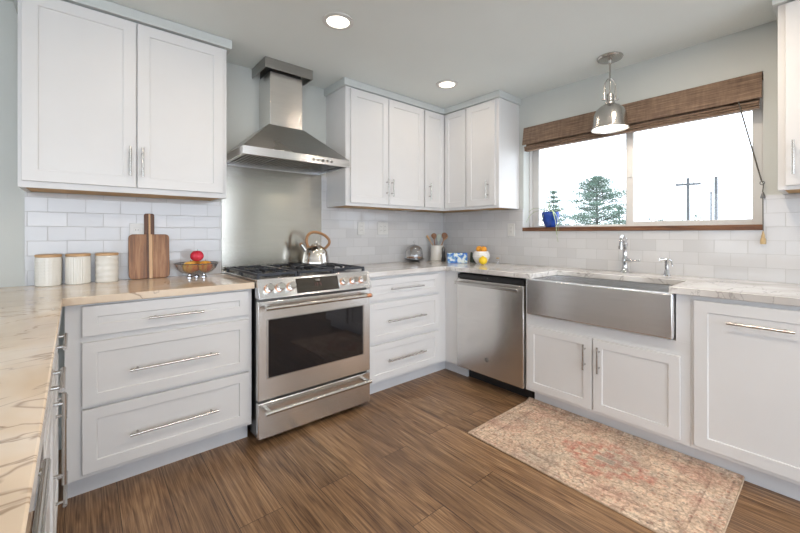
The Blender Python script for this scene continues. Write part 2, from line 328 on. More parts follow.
# ------------------------------------------------------------------ mesh helpers
Wd = lambda x, y, z: (x, y, z)
A = lambda u, d, z: (u, -d, z)              # range wall run: u = x, d = distance from the wall
B = lambda u, d, z: (-d, u, z)              # window wall run: u = y
def PEN(u, d, z): return (-3.64 + d + .0165 * (-u - .66), u, z)  # peninsula run, faces +x
class MB:
    def __init__(s, f=Wd): s.bm = bmesh.new(); s.f = f
    def v(s, *p): return s.bm.verts.new(s.f(*p))
    def face(s, vs): return s.bm.faces.new(vs)
    def box(s, u0, u1, d0, d1, z0, z1):
        a = [s.v(u, d, z) for z in (z0, z1) for (u, d) in ((u0, d0), (u1, d0), (u1, d1), (u0, d1))]
        for q in ((0, 3, 2, 1), (4, 5, 6, 7), (0, 1, 5, 4), (1, 2, 6, 5), (2, 3, 7, 6), (3, 0, 4, 7)): s.face([a[i] for i in q])
        return s
    def shaker(s, u0, u1, d0, d1, z0, z1, st=.055, rec=.007):
        ring = lambda e, d: [s.v(u, d, z) for (u, z) in ((u0 + e, z0 + e), (u1 - e, z0 + e), (u1 - e, z1 - e), (u0 + e, z1 - e))]
        bk = ring(0, d0); fr = ring(0, d1); inr = ring(st, d1); dn = ring(st + .0015, d1 - rec)
        s.face(bk)
        for p, q in ((bk, fr), (fr, inr), (inr, dn)):
            for i in range(4): s.face([p[i], p[(i + 1) % 4], q[(i + 1) % 4], q[i]])
        s.face(dn); return s
    def prism(s, pts, z0, z1):
        a = [s.v(x, y, z0) for x, y in pts]; b = [s.v(x, y, z1) for x, y in pts]; n = len(pts)
        s.face(a[::-1]); s.face(b)
        for i in range(n): s.face([a[i], a[(i + 1) % n], b[(i + 1) % n], b[i]])
        return s
    def hull8(s, a4, b4):
        a = [s.v(*p) for p in a4]; b = [s.v(*p) for p in b4]
        s.face(a[::-1]); s.face(b)
        for i in range(4): s.face([a[i], a[(i + 1) % 4], b[(i + 1) % 4], b[i]])
        return s
    def cyl(s, p0, p1, r, seg=16, r1=None):
        return s.tube([p0, p1], r, seg, r1)
    def tube(s, pts, r, seg=12, r1=None, closed=False):
        P = [Vector(s.f(*p)) for p in pts]; n = len(P)
        rs = r if isinstance(r, (list, tuple)) else [r + ((r1 if r1 is not None else r) - r) * i / max(1, n - 1) for i in range(n)]
        up = None; rings = []
        for i, p in enumerate(P):
            if closed: t = (P[(i + 1) % n] - P[i - 1]).normalized()
            else: t = (P[min(i + 1, n - 1)] - P[max(i - 1, 0)]).normalized()
            if up is None: up = t.orthogonal().normalized()
            up = (up - t * up.dot(t)).normalized(); bi = t.cross(up)
            rings.append([s.bm.verts.new(p + (up * math.cos(2 * math.pi * k / seg) + bi * math.sin(2 * math.pi * k / seg)) * rs[i]) for k in range(seg)])
        m = n if closed else n - 1
        for i in range(m):
            a, b = rings[i], rings[(i + 1) % n]
            for k in range(seg): s.face([a[k], a[(k + 1) % seg], b[(k + 1) % seg], b[k]])
        if not closed: s.face(rings[0][::-1]); s.face(rings[-1])
        return s
    def lathe(s, prof, c=(0, 0), seg=40, sx=1, sy=1, ripple=None):
        rings = []
        for r, z in prof:
            if r < 1e-5: rings.append([s.v(c[0], c[1], z)])
            else:
                rr = []
                for k in range(seg):
                    a = 2 * math.pi * k / seg; q = r * (1 + (ripple(a, z) if ripple else 0))
                    rr.append(s.v(c[0] + q * math.cos(a) * sx, c[1] + q * math.sin(a) * sy, z))
                rings.append(rr)
        for a, b in zip(rings, rings[1:]):
            if len(a) == 1 and len(b) == 1: continue
            for k in range(seg):
                k2 = (k + 1) % seg
                if len(a) == 1: s.face([a[0], b[k2], b[k]])
                elif len(b) == 1: s.face([a[k], a[k2], b[0]])
                else: s.face([a[k], a[k2], b[k2], b[k]])
        for q in (rings[0], rings[-1]):
            if len(q) > 1 and prof[0] != prof[-1]: s.face(q)
        return s
    def torus(s, c, Rr, r, seg=36, axis='z', ms=8):
        pts = []
        for k in range(seg):
            a = 2 * math.pi * k / seg; x, y = Rr * math.cos(a), Rr * math.sin(a)
            pts.append({'z': (c[0] + x, c[1] + y, c[2]), 'y': (c[0] + x, c[1], c[2] + y), 'x': (c[0], c[1] + x, c[2] + y)}[axis])
        return s.tube(pts, r, ms, closed=True)
    def ball(s, c, r, sc=(1, 1, 1), seg=20):
        prof = [(r * math.sin(math.pi * i / 12) * sc[0], c[2] - r * math.cos(math.pi * i / 12) * sc[2]) for i in range(13)]
        prof[0] = (0, prof[0][1]); prof[-1] = (0, prof[-1][1])
        return s.lathe(prof, (c[0], c[1]), seg)
    def build(s, name, mat, parent=None, bevel=0, kind=None, recalc=True, seg=2):
        if recalc: bmesh.ops.recalc_face_normals(s.bm, faces=s.bm.faces)
        me = bpy.data.meshes.new(name)
        if parent is not None:
            off = Vector(parent.location); q = parent.parent
            while q is not None: off = off + Vector(q.location); q = q.parent
            bmesh.ops.translate(s.bm, verts=s.bm.verts, vec=-off)
        s.bm.to_mesh(me); s.bm.free()
        me.materials.append(M[mat] if isinstance(mat, str) else mat)
        for p in me.polygons: p.use_smooth = True
        me.set_sharp_from_angle(angle=R(34))
        o = bpy.data.objects.new(name, me); COL.objects.link(o)
        if parent is not None: o.parent = parent
        if bevel:
            md = o.modifiers.new('bevel', 'BEVEL'); md.width = bevel; md.segments = seg; md.limit_method = 'ANGLE'; md.angle_limit = R(40)
        if kind: o['kind'] = kind
        return o
def thing(name, label, cat, loc=(0, 0, 0), group=None):
    o = bpy.data.objects.new(name, None); o.location = loc; o.empty_display_size = .05; COL.objects.link(o)
    o['label'] = label; o['category'] = cat
    if group: o['group'] = group
    return o
def tag(o, label, cat, group=None):
    o['label'] = label; o['category'] = cat
    if group: o['group'] = group
    return o
def struct(name, mb, mat, bevel=0):
    return mb.build(name, mat, None, bevel, 'structure')

# ------------------------------------------------------------------ room shell
struct('floor', MB().box(-7.2, 0.0, -6.7, 0, -.12, 0), 'floor')
struct('ceiling', MB().box(-7.2, .18, -6.7, .18, CEIL, CEIL + .12), 'ceiling')
struct('wall_back', MB().box(-7.2, .18, 0, .18, -.12, CEIL), 'wall')
wy0, wy1, wz0, wz1 = -2.522, -.978, 1.208, 2.12
rw = MB(); rw.box(0, .18, -6.7, wy0, -.12, CEIL); rw.box(0, .18, wy1, 0, -.12, CEIL); rw.box(0, .18, wy0, wy1, -.12, wz0); rw.box(0, .18, wy0, wy1, wz1, CEIL)
struct('wall_right', rw, 'wall')
sw = MB(); sw.box(-7.2, -6.6, -6.7, -6.5, -.12, CEIL); sw.box(-.4, 0, -6.7, -6.5, -.12, CEIL); sw.box(-6.6, -.4, -6.7, -6.5, 2.2, CEIL); sw.box(-6.6, -.4, -6.7, -6.5, -.12, .08)
struct('wall_front', sw, 'roomwall')
ww = MB(); ww.box(-7.2, -7, -6.5, -5.5, -.12, CEIL); ww.box(-7.2, -7, -.9, 0, -.12, CEIL); ww.box(-7.2, -7, -5.5, -.9, -.12, .3); ww.box(-7.2, -7, -5.5, -.9, 2.1, CEIL)
struct('wall_left', ww, 'roomwall')
g = struct('ground', MB().box(-80, 160, -90, 90, -1.0, -.8), 'ground')
# unseen daylight windows of the adjoining room
w2 = MB()
for x in (-6.6, -4.53, -2.46, -.47): w2.box(x, x + .07, -6.62, -6.55, .16, 2.13)
w2.box(-6.6, -.4, -6.62, -6.55, 2.13, 2.2); w2.box(-6.6, -.4, -6.62, -6.55, .08, .16)
o = struct('window_2', w2, 'vinyl')
for x in (-6.53, -4.46, -2.39): MB().box(x, x + (2.0 if x < -3 else 1.92), -6.59, -6.585, .16, 2.13).build('pane', 'pane', o)
w3 = MB()
for y in (-5.5, -3.98, -2.46, -.97): w3.box(-7.12, -7.05, y, y + .07, .36, 2.04)
w3.box(-7.12, -7.05, -5.5, -.9, 2.04, 2.1); w3.box(-7.12, -7.05, -5.5, -.9, .3, .36)
o = struct('window_3', w3, 'vinyl')
for y in (-5.43, -3.91, -2.39): MB().box(-7.09, -7.085, y, y + (1.45 if y < -3 else 1.42), .36, 2.04).build('pane', 'pane', o)

# kitchen window: two-light slider
wf = MB()
wf.box(.09, .16, wy0, wy0 + .012, 1.24, wz1); wf.box(.09, .16, wy1 - .012, wy1, 1.24, wz1)
wf.box(.09, .16, wy0 + .012, wy1 - .012, 1.24, 1.25); wf.box(.09, .16, wy0 + .012, wy1 - .012, 2.09, wz1)
win = struct('window_1', wf, 'vinyl', .002)
sl = MB()   # sliding sash on the right
sl.box(.095, .125, -2.51, -2.465, 1.25, 2.09); sl.box(.095, .125, -1.822, -1.775, 1.25, 2.09); sl.box(.095, .125, -2.465, -1.822, 1.25, 1.276); sl.box(.095, .125, -2.465, -1.822, 2.05, 2.09)
sl.build('sliding_sash', 'vinyl', win, .002)
fl = MB()
fl.box(.13, .155, -1.80, -1.76, 1.25, 2.09); fl.box(.13, .155, -1.05, -.99, 1.25, 2.09); fl.box(.13, .155, -1.76, -1.05, 1.25, 1.258); fl.box(.13, .155, -1.76, -1.05, 2.05, 2.09)
fl.build('fixed_sash', 'vinyl', win, .002)
MB().box(.108, .112, -2.465, -1.822, 1.276, 2.05).build('pane', 'pane', win)
MB().box(.141, .145, -1.76, -1.05, 1.258, 2.05).build('pane', 'pane', win)
MB().box(.085, .0945, -1.81, -1.79, 1.60, 1.67).build('latch', 'vinyl', win, .002)
sill = MB().box(-.022, .09, wy0 + .001, wy1 - .001, 1.2082, 1.24).build('window_sill', 'sillwood', win, .003)
sill['label'] = 'stained brown wooden sill'

# tile
tb = MB(); tb.box(-3.171, -2.222, -.010, 0, .914, 1.405); tb.box(-1.459, 0, -.010, 0, .914, 1.405); tb.box(-1.459, -1.412, -.010, 0, 1.405, 1.66)
struct('trim_1', tb, 'tile_x')
tb = MB(); tb.box(-.010, 0, -.978, -.010, .914, 1.405); tb.box(-.010, 0, -2.522, -.978, .914, 1.208); tb.box(-.010, 0, -2.86, -2.522, .914, 1.405)
struct('trim_2', tb, 'tile_y')
sp = MB().box(-2.220, -1.461, -.012, -.0005, .9142, 1.664).build('steel_backsplash', 'steel_panel')
tag(sp, 'brushed stainless steel splash panel on the wall behind the range', 'backsplash')

# ------------------------------------------------------------------ cabinet pieces
def pull(parent, f, u, z, d, length, vertical, r=.006, stand=.032, inset=.03, mat='nickel', name='handle'):
    h = length / 2; m = MB(f)
    if vertical:
        m.cyl((u, d + stand, z - h), (u, d + stand, z + h), r, 12)
        for q in (-1, 1): m.cyl((u, d, z + q * (h - inset)), (u, d + stand, z + q * (h - inset)), r * .85, 10)
    else:
        m.cyl((u - h, d + stand, z), (u + h, d + stand, z), r, 12)
        for q in (-1, 1): m.cyl((u + q * (h - inset), d, z), (u + q * (h - inset), d + stand, z), r * .85, 10)
    return m.build(name, mat, parent)
def door(parent, f, u0, u1, d, z0, z1, hand=None, st=.055, name='door', th=.019, mat='cabinet'):
    if u0 > u1: u0, u1 = u1, u0
    o = MB(f).shaker(u0, u1, d, d + th, z0, z1, st).build(name, mat, parent, .0015)
    if hand: pull(o, f, hand[0], hand[1], d + th, hand[2], hand[3], stand=.032 if th > .015 else .024)
    return o

# left wall cabinet
UD = .306; UB = 1.406
def upper_box(parent, f, u0, u1, zt=2.331):
    if u0 > u1: u0, u1 = u1, u0
    m = MB(f)
    m.box(u0, u1, .001, UD - .02, UB + .03, zt)
    m.box(u0, u0 + .02, .001, UD - .02, UB, UB + .03); m.box(u1 - .02, u1, .001, UD - .02, UB, UB + .03)
    m.box(u0, u1, UD - .02, UD, UB, zt)
    m.build('body', 'cabinet', parent, .001)
    w_ = MB(f).box(u0 + .021, u1 - .021, .001, UD - .021, UB + .004, UB + .0298).build('underside', 'rawwood', parent); w_['label'] = 'unpainted brown wooden underside'
t = thing('wall_cabinet', 'white two-door wall cabinet left of the range hood, above the canisters', 'cabinet', (-2.72, 0, UB))
upper_box(t, A, -3.169, -2.267)
door(t, A, -3.156, -2.725, UD, 1.436, 2.322, (-2.752, 1.571, .155, True))
door(t, A, -2.719, -2.290, UD, 1.436, 2.322, (-2.698, 1.571, .155, True))
MB(A).box(-3.20, -2.243, .001, .338, 2.3315, CEIL - .001).build('crown_board', 'crown', t, .002)
t = thing('wall_cabinet', 'white two-door wall cabinet right of the range hood, handles side by side', 'cabinet', (-1.0, 0, UB))
upper_box(t, A, -1.411, -.586)
door(t, A, -1.372, -1.004, UD, 1.430, 2.320, (-1.027, 1.571, .15, True))
door(t, A, -.998, -.597, UD, 1.430, 2.320, (-.972, 1.571, .15, True))
t = thing('wall_cabinet', 'white corner wall cabinet above the utensil crock, two doors meeting at a right angle', 'cabinet', (-.15, -.15, UB))
m = MB(); m.prism([(-.585, -.001), (-.001, -.001), (-.001, -.590), (-UD, -.590), (-UD, -UD), (-.585, -UD)], UB + .03, 2.331); 
m.box(-.585, -UD, -UD, -UD + .02, UB, UB + .03); m.box(-UD, -UD + .02, -.590, -UD + .02, UB, UB + .03); m.build('body', 'cabinet', t, .001)
MB().prism([(-.565, -.001), (-.001, -.001), (-.001, -.570), (-UD + .021, -.570), (-UD + .021, -UD + .021), (-.565, -UD + .021)], UB + .004, UB + .0298).build('underside', 'rawwood', t)
door(t, A, -.578, -.329, UD, 1.430, 2.320, (-.530, 1.575, .15, True), .05)
door(t, B, -.329, -.584, UD, 1.430, 2.320, None, .05)
t = thing('wall_cabinet', 'white one-door wall cabinet beside the left end of the window', 'cabinet', (0, -.77, UB))
upper_box(t, B, -.591, -.936)
door(t, B, -.597, -.905, UD, 1.430, 2.320, (-.838, 1.563, .15, True), .055)
m = MB().prism([(-1.433, -.001), (-.001, -.001), (-.001, -.958), (-.328, -.958), (-.328, -.328), (-1.433, -.328)], 2.3315, CEIL - .001)
struct('trim_3', m, 'crown', .002)
t = thing('wall_cabinet', 'white wall cabinet cut by the right edge, right of the window', 'cabinet', (0, -2.83, UB))
upper_box(t, B, -2.604, -3.06)
door(t, B, -2.632, -3.03, UD, 1.425, 2.322, (-2.660, 1.558, .165, True))
MB(B).box(-3.08, -2.585, .001, .338, 2.3315, CEIL - .001).build('crown_board', 'crown', t, .002)

# base cabinets
BD = .611; CB = .8785; TK = .537; TZ = .103
def base_box(parent, f, u0, u1, z1=CB - .0005, toe=True, d0=.001):
    if u0 > u1: u0, u1 = u1, u0
    MB(f).box(u0, u1, d0, BD, TZ, z1).build('body', 'cabinet', parent, .0015)
    if toe: MB(f).box(u0, u1, d0 + .04, TK, 0, TZ).build('toe_kick', 'toe', parent)
t = thing('base_cabinet', 'white three-drawer base cabinet left of the range, under the tan counter', 'cabinet', (-2.6, -.3, 0))
base_box(t, A, -3.0, -2.216)
for z0, z1, zc, ln in ((.733, .867, .788, .235), (.424, .706, .556, .375), (.126, .409, .256, .375)):
    door(t, A, -2.943, -2.236, BD, z0, z1, (-2.588, zc, ln, False), .05, 'drawer')
t = thing('base_cabinet', 'white three-drawer base cabinet right of the range, running into the corner', 'cabinet', (-1.0, -.3, 0))
base_box(t, A, -1.442, -.6115)
for z0, z1, zc, ln in ((.705, .856, .780, .33), (.405, .684, .545, .38), (.124, .382, .255, .38)):
    door(t, A, -1.411, -.711, BD, z0, z1, (-1.075, zc, ln, False), .045, 'drawer')
MB().box(-TK, -.613, -.7395, -.6115, TZ, CB - .001)
t = thing('corner_filler', 'narrow white corner cabinet strip left of the dishwasher', 'cabinet', (-.4, -.68, 0))
MB().box(-BD, -.001, -.746, -.0015, TZ, CB - .0005).build('body', 'cabinet', t, .001)
MB().prism([(-TK, -.790), (-TK + .018, -.790), (-TK + .018, -TK + .018), (-.6105, -TK + .018), (-.6105, -TK), (-TK, -TK)], 0, TZ - .0005).build('toe_kick', 'toe', t)
# dishwasher
t = thing('dishwasher', 'stainless steel dishwasher with a bar handle between the corner and the sink', 'dishwasher', (-.3, -1.06, 0))
MB(B).box(-1.372, -.750, .05, .585, .1035, .864).build('tub', 'black', t)
MB(B).box(-1.372, -.792, .05, .515, 0, .103).build('toe_panel', 'black', t)
MB(B).box(-1.368, -.757, .587, .632, .106, .822).build('door', 'steel_v', t, .004)
MB(B).box(-1.368, -.757, .587, .622, .826, .861).build('control_strip', 'black', t, .002)
m = MB(B); m.box(-1.352, -.772, .668, .682, .782, .805)
h_ = m.build('handle', 'nickel', t, .005, seg=3)
for q in (-1.340, -.814): MB(B).box(q, q + .03, .632, .668, .784, .803).build('handle_bracket', 'nickel', t, .003)
m = MB(B); m.cyl((-1.055, .632, .229), (-1.055, .6345, .229), .017, 28); m.build('round_badge', 'steel_dark', t)
m = MB(B); m.tube([(-1.055 + .013 * math.cos(a / 12 * math.pi), .6350, .229 + .013 * math.sin(a / 12 * math.pi)) for a in range(24)], .0012, 6, closed=True)
m.tube([(-1.0585 + .004 * math.cos(a / 8 * math.pi), .6350, .229 + .005 * math.sin(a / 8 * math.pi)) for a in range(3, 15)], .0009, 6)
m.tube([(-1.0545, .6350, .234), (-1.0505, .6350, .234), (-1.0545, .6350, .229), (-1.0505, .6350, .224), (-1.0545, .6350, .224)], .0009, 6)
m.build('badge_monogram', 'nickel', t)
MB(B).cyl((-1.055, .622, .846), (-1.055, .6235, .846), .003, 10).build('indicator', 'nickel', t)
# sink base
t = thing('sink_cabinet', 'white two-door base cabinet under the farmhouse sink', 'cabinet', (-.3, -1.83, 0))
m = MB(B); m.box(-2.312, -1.376, .001, BD, TZ, .630); m.box(-1.405, -1.376, .001, BD, .630, CB - .0005); m.box(-2.312, -2.2485, .001, BD, .630, CB - .0005)
m.build('body', 'cabinet', t, .0015)
MB(B).box(-2.312, -1.40, .05, TK, 0, TZ).build('toe_kick', 'toe', t)
door(t, B, -1.396, -1.829, BD, .126, .556, (-1.791, .440, .155, True), .05)
door(t, B, -1.838, -2.270, BD, .126, .556, (-1.874, .440, .155, True), .05)
# panel cabinet
t = thing('base_cabinet', 'white base cabinet with one tall panel door and a horizontal handle, right of the sink', 'cabinet', (-.3, -2.6, 0))
base_box(t, B, -2.3125, -2.86)
door(t, B, -2.328, -2.820, BD, .127, .855, (-2.570, .767, .225, False), .055)

# countertops
CT = .914; OV = .652
m = MB().prism([(-2.212, -.0005), (-2.212, -OV), (-3.004, -OV), (-2.966, -3.0), (-3.95, -3.0), (-3.95, -.0005)], .879, CT)
tag(m.build('countertop', 'stone_tan', None, .003), 'tan stone countertop with brown veins, turning into the peninsula at left', 'countertop')
m = MB().prism([(-1.447, -.0005), (-.0005, -.0005), (-.0005, -2.86), (-OV, -2.86), (-OV, -2.227), (-.285, -2.227), (-.285, -1.432), (-OV, -1.432), (-OV, -OV), (-1.447, -OV)], .879, CT)
tag(m.build('countertop', 'stone_gray', None, .003), 'pale grey veined stone countertop around the corner and the sink', 'countertop')

# farmhouse sink
t = thing('farmhouse_sink', 'stainless steel apron-front sink under the window', 'sink', (-.45, -1.83, .63))
ap = MB(B); ap.box(-2.247, -1.413, .628, .668, .645, .8785); ap.build('apron', 'steel_h', t, .006, seg=3)
m = MB(B)
y0, y1, d0, d1, zb, zt = -2.240, -1.420, .275, .627, .665, .8775
for q in ((y0, y0 + .012, d0, d1, zb, zt), (y1 - .012, y1, d0, d1, zb, zt), (y0 + .012, y1 - .012, d0, d0 + .012, zb, zt), (y0 + .012, y1 - .012, d1 - .012, d1, zb, zt), (y0, y1, d0, d1, zb - .012, zb)): m.box(*q)
m.build('basin', 'steel_h', t)
MB(B).lathe([(0, .666), (.042, .666), (.045, .668), (.030, .6665), (0, .6675)], (-1.83, .42)).build('drain', 'chrome', t)

# faucet and sprayer
fx, fy = -.10, -1.832
t = thing('kitchen_faucet', 'chrome hook-spout faucet with a side lever behind the sink', 'faucet', (fx, fy, CT))
prof = [(0, CT), (.030, CT), (.031, CT + .006), (.024, CT + .014), (.018, CT + .035), (.0155, CT + .06), (.019, CT + .075), (.019, CT + .10), (.0145, CT + .112), (.0135, CT + .185), (.018, CT + .192), (.0185, CT + .205), (.012, CT + .215), (.010, CT + .222), (.015, CT + .228), (.016, CT + .236), (.010, CT + .246), (0, CT + .249)]
MB().lathe(prof, (fx, fy), 32).build('body', 'chrome', t)
dx, dy = -.90, .43 * -.2
dl = math.hypot(dx, dy); dx, dy = dx / dl, dy / dl
sp_ = []
for i in range(15):
    a = math.pi * i / 14; rr = .046
    sp_.append((fx + dx * (.012 + rr - rr * math.cos(a)), fy + dy * (.012 + rr - rr * math.cos(a)), CT + .205 + .050 * math.sin(a)))
sp_.append((sp_[-1][0], sp_[-1][1], CT + .188))
MB().tube(sp_, [.011] * 13 + [.010, .0105, .012], 16).build('spout', 'chrome', t)
MB().cyl((sp_[-1][0], sp_[-1][1], CT + .190), (sp_[-1][0], sp_[-1][1], CT + .168), .0145, 16).build('aerator', 'nickel', t)
m = MB(); m.tube([(fx, fy, CT + .088), (fx - .01, fy - .03, CT + .088), (fx - .015, fy - .055, CT + .089), (fx - .02, fy - .09, CT + .090)], [.016, .014, .008, .0055], 12); m.ball((fx - .021, fy - .095, CT + .090), .008)
m.build('lever_handle', 'chrome', t)
sx, sy = -.125, -2.085
t = thing('side_sprayer', 'small chrome side sprayer right of the faucet', 'faucet', (sx, sy, CT))
MB().lathe([(0, CT), (.026, CT), (.027, CT + .005), (.019, CT + .012), (.015, CT + .03), (.011, CT + .045), (0, CT + .045)], (sx, sy), 28).build('base', 'chrome', t)
m = MB(); m.lathe([(0, CT + .042), (.010, CT + .042), (.012, CT + .06), (.011, CT + .085), (.015, CT + .098), (.016, CT + .108), (.009, CT + .116), (0, CT + .118)], (sx, sy), 24)
m.tube([(sx, sy, CT + .105), (sx - .012, sy + .028, CT + .107), (sx - .016, sy + .040, CT + .102)], [.012, .012, .015], 12)
m.build('spray_head', 'chrome', t)
MB().tube([(sx + .005, sy - .012, CT + .108), (sx, sy - .026, CT + .098), (sx - .002, sy - .032, CT + .066)], [.005, .004, .0035], 8).build('trigger', 'chrome', t)

# ------------------------------------------------------------------ range
t = thing('gas_range', 'stainless steel slide-in gas range under the hood', 'range', (-1.83, -.35, 0))
x0, x1 = -2.207, -1.451; xc = (x0 + x1) / 2
MB().box(x0 + .004, x1 - .004, -.655, -.016, .035, .905).build('body', 'steel_dark', t)
m = MB(); m.box(-2.209, -1.449, -.655, -.016, .9145, .928); m.build('cooktop', 'nickel', t, .003)
def legs():
    for (xx, yy) in ((x0 + .05, -.60), (x1 - .05, -.60), (x0 + .05, -.08), (x1 - .05, -.08)): MB().cyl((xx, yy, 0), (xx, yy, .04), .016, 12).build('leg', 'black', t)
legs()
# sloping control panel
m = MB(); m.hull8([(x0, -.640, .822), (x1, -.640, .822), (x1, -.640, .930), (x0, -.640, .930)], [(x0, -.712, .822), (x1, -.712, .822), (x1, -.672, .930), (x0, -.672, .930)])
cp = m.build('control_panel', 'steel_h', t, .003)
def on_panel(x, z, out=0.0):
    k = (z - .822) / .108; return (x, -.712 + .040 * k - out, z + out * .35)
m = MB(); z0, z1 = .835, .918
m.hull8([on_panel(-1.985, z0, -.004), on_panel(-1.700, z0, -.004), on_panel(-1.700, z1, -.004), on_panel(-1.985, z1, -.004)], [on_panel(-1.985, z0, .0015), on_panel(-1.700, z0, .0015), on_panel(-1.700, z1, .0015), on_panel(-1.985, z1, .0015)])
dsp = m.build('display', 'display', cp, .001); dsp['label'] = 'dark glass touch display'
def seg_digits():
    m = MB()
    for cx_, segs in ((-1.872, 'bc'), (-1.855, 'abgcd'), (-1.832, 'afgcd')):
        W_, H_ = .009, .018; zb_ = .868
        S = {'a': (0, W_, H_, H_), 'g': (0, W_, H_ / 2, H_ / 2), 'd': (0, W_, 0, 0), 'b': (W_, W_, H_ / 2, H_), 'c': (W_, W_, 0, H_ / 2), 'f': (0, 0, H_ / 2, H_), 'e': (0, 0, 0, H_ / 2)}
        for q in segs:
            a0, a1, b0, b1 = S[q]; m.tube([on_panel(cx_ + a0, zb_ + b0, .0026), on_panel(cx_ + a1, zb_ + b1, .0026)], .0009, 5)
    m.build('clock_digits', 'redled', cp)
seg_digits()
fc = bpy.data.curves.new('brand_lettering', 'FONT'); fc.body = 'Caf\u00e9'; fc.size = .017; fc.extrude = .0003; fc.align_x = 'CENTER'
ft = bpy.data.objects.new('lettering_curve', fc); fm = bpy.data.meshes.new_from_object(ft); bpy.data.objects.remove(ft)
fo = bpy.data.objects.new('brand_lettering', fm); COL.objects.link(fo); fo.parent = cp; fm.materials.clear(); fm.materials.append(M['nickel'])
pp = on_panel(-1.842, .897, .0022); fo.location = (pp[0] - t.location[0], pp[1] - t.location[1], pp[2]); fo.rotation_euler = (R(70), 0, 0)
for kx in (-2.150, -2.087, -2.020, -1.662, -1.590, -1.522):
    c0 = Vector(on_panel(kx, .876, .0)); nrm = Vector((0, -.108, .040)).normalized()
    rim = MB().tube([tuple(c0 + nrm * .001), tuple(c0 + nrm * .009)], 0.0238, 24).build('knob_ring', 'copper', cp)
    k = MB().tube([tuple(c0 + nrm * a) for a in (.005, .008, .040, .044)], [.022, .0228, .021, .017], 24).build('knob', 'kettle', cp)
# grates and burners
for bx, by, br_ in ((-2.06, -.50, .042), (-2.06, -.18, .036), (-1.829, -.34, .055), (-1.60, -.50, .045), (-1.60, -.18, .036)):
    b_ = MB().lathe([(0, .9285), (br_ + .012, .9285), (br_ + .012, .934), (br_, .937), (br_, .943), (0, .944)], (bx, by), 28).build('burner', 'iron', t)
for i in range(3):
    g0 = x0 + .012 + i * .2465; g1 = g0 + .240; m = MB(); za, zb_ = .944, .958
    for yy in (-.632, -.050): m.box(g0, g1, yy - .007, yy + .007, za, zb_)
    for xx in (g0 + .007, g1 - .007): m.box(xx - .007, xx + .007, -.625, -.057, za, zb_)
    m.box(g0 + .014, g1 - .014, -.347, -.335, za, zb_)
    for k in range(1, 4):
        xx = g0 + (g1 - g0) * k / 4
        m.box(xx - .004, xx + .004, -.625, -.57, za, zb_); m.box(xx - .004, xx + .004, -.44, -.25, za, zb_); m.box(xx - .004, xx + .004, -.12, -.057, za, zb_)
    for yy in (-.50, -.18): m.box(g0 + .014, g0 + .075, yy - .004, yy + .004, za, zb_); m.box(g1 - .075, g1 - .014, yy - .004, yy + .004, za, zb_)
    for xx in (g0 + .007, g1 - .007):
        for yy in (-.632, -.341, -.050): m.box(xx - .008, xx + .008, yy - .008, yy + .008, .9283, za + .001)
    m.build('grate', 'iron', t, .0015, seg=1)
# door
dr = MB(); dr.box(x0, x1, -.690, -.657, .250, .806); dr = dr.build('oven_door', 'steel_v', t, .004)
MB().box(-2.150, -1.510, -.6915, -.6895, .372, .700).build('door_window', 'ovenglass', dr, .0008)
m = MB()
m.box(-2.161, -1.499, -.6925, -.690, .700, .706); m.box(-2.161, -1.499, -.6925, -.690, .366, .372); m.box(-2.161, -2.153, -.6925, -.690, .372, .700); m.box(-1.507, -1.499, -.6925, -.690, .372, .700); m.build('window_trim', 'nickel', dr)
def rhandle(parent, z, r):
    m = MB(); m.cyl((-2.185, -.748, z), (-1.478, -.748, z), r, 20)
    h = m.build('handle', 'nickel', parent)
    return m
rhandle(dr, .775, .0125)
for xx in (-2.16, -1.50): MB().box(xx - .011, xx + .011, -.748, -.690, .764, .786).build('handle_bracket', 'nickel', dr, .004)
MB().cyl((-1.520, -.748, .775), (-1.487, -.748, .775), .0135, 20).build('copper_band', 'copper', dr)
wd = MB(); wd.box(x0, x1, -.690, -.657, .034, .236); wd = wd.build('warming_drawer', 'steel_v', t, .004)
m = MB(); m.cyl((-2.185, -.745, .196), (-1.478, -.745, .196), .0125, 20); m.build('handle', 'nickel', wd)
for xx in (-2.16, -1.50): MB().box(xx - .011, xx + .011, -.745, -.690, .185, .207).build('handle_bracket', 'nickel', wd, .004)

# ------------------------------------------------------------------ range hood
t = thing('range_hood', 'stainless steel chimney range hood above the range', 'range hood', (-1.85, 0, 1.66))
lx0, lx1, ly = -2.224, -1.482, -.480
m = MB(); m.box(lx0, lx1, ly, ly + .012, 1.666, 1.716); m.box(lx0, lx1, -.013, -.0125 + .012, 1.666, 1.716); m.box(lx0, lx0 + .012, ly + .012, -.013, 1.666, 1.716); m.box(lx1 - .012, lx1, ly + .012, -.013, 1.666, 1.716)
m.build('canopy_lip', 'steel_h', t, .001)
m = MB(); m.hull8([(lx0, ly, 1.7165), (lx1, ly, 1.7165), (lx1, -.001, 1.7165), (lx0, -.001, 1.7165)], [(-1.972, -.228, 1.945), (-1.716, -.228, 1.945), (-1.716, -.001, 1.945), (-1.972, -.001, 1.945)])
m.build('canopy', 'hood', t, .001)
MB().box(-1.963, -1.725, -.220, -.001, 1.9455, 2.315).build('chimney', 'steel_v', t, .0015)
m = MB(); m.box(-2.014, -1.666, -.270, -.262, 2.318, CEIL - .001); m.box(-2.014, -2.006, -.262, -.001, 2.318, CEIL - .001); m.box(-1.674, -1.666, -.262, -.001, 2.318, CEIL - .001)
m.build('chimney_cover', 'hood', t, .001)
MB().box(-1.955, -1.733, -.212, -.001, 2.3155, CEIL - .001).build('chimney_sleeve', 'steel_dark', t)
MB().box(lx0 + .0125, lx1 - .0125, ly + .0125, -.0135, 1.700, 1.716).build('filter_housing', 'black', t)
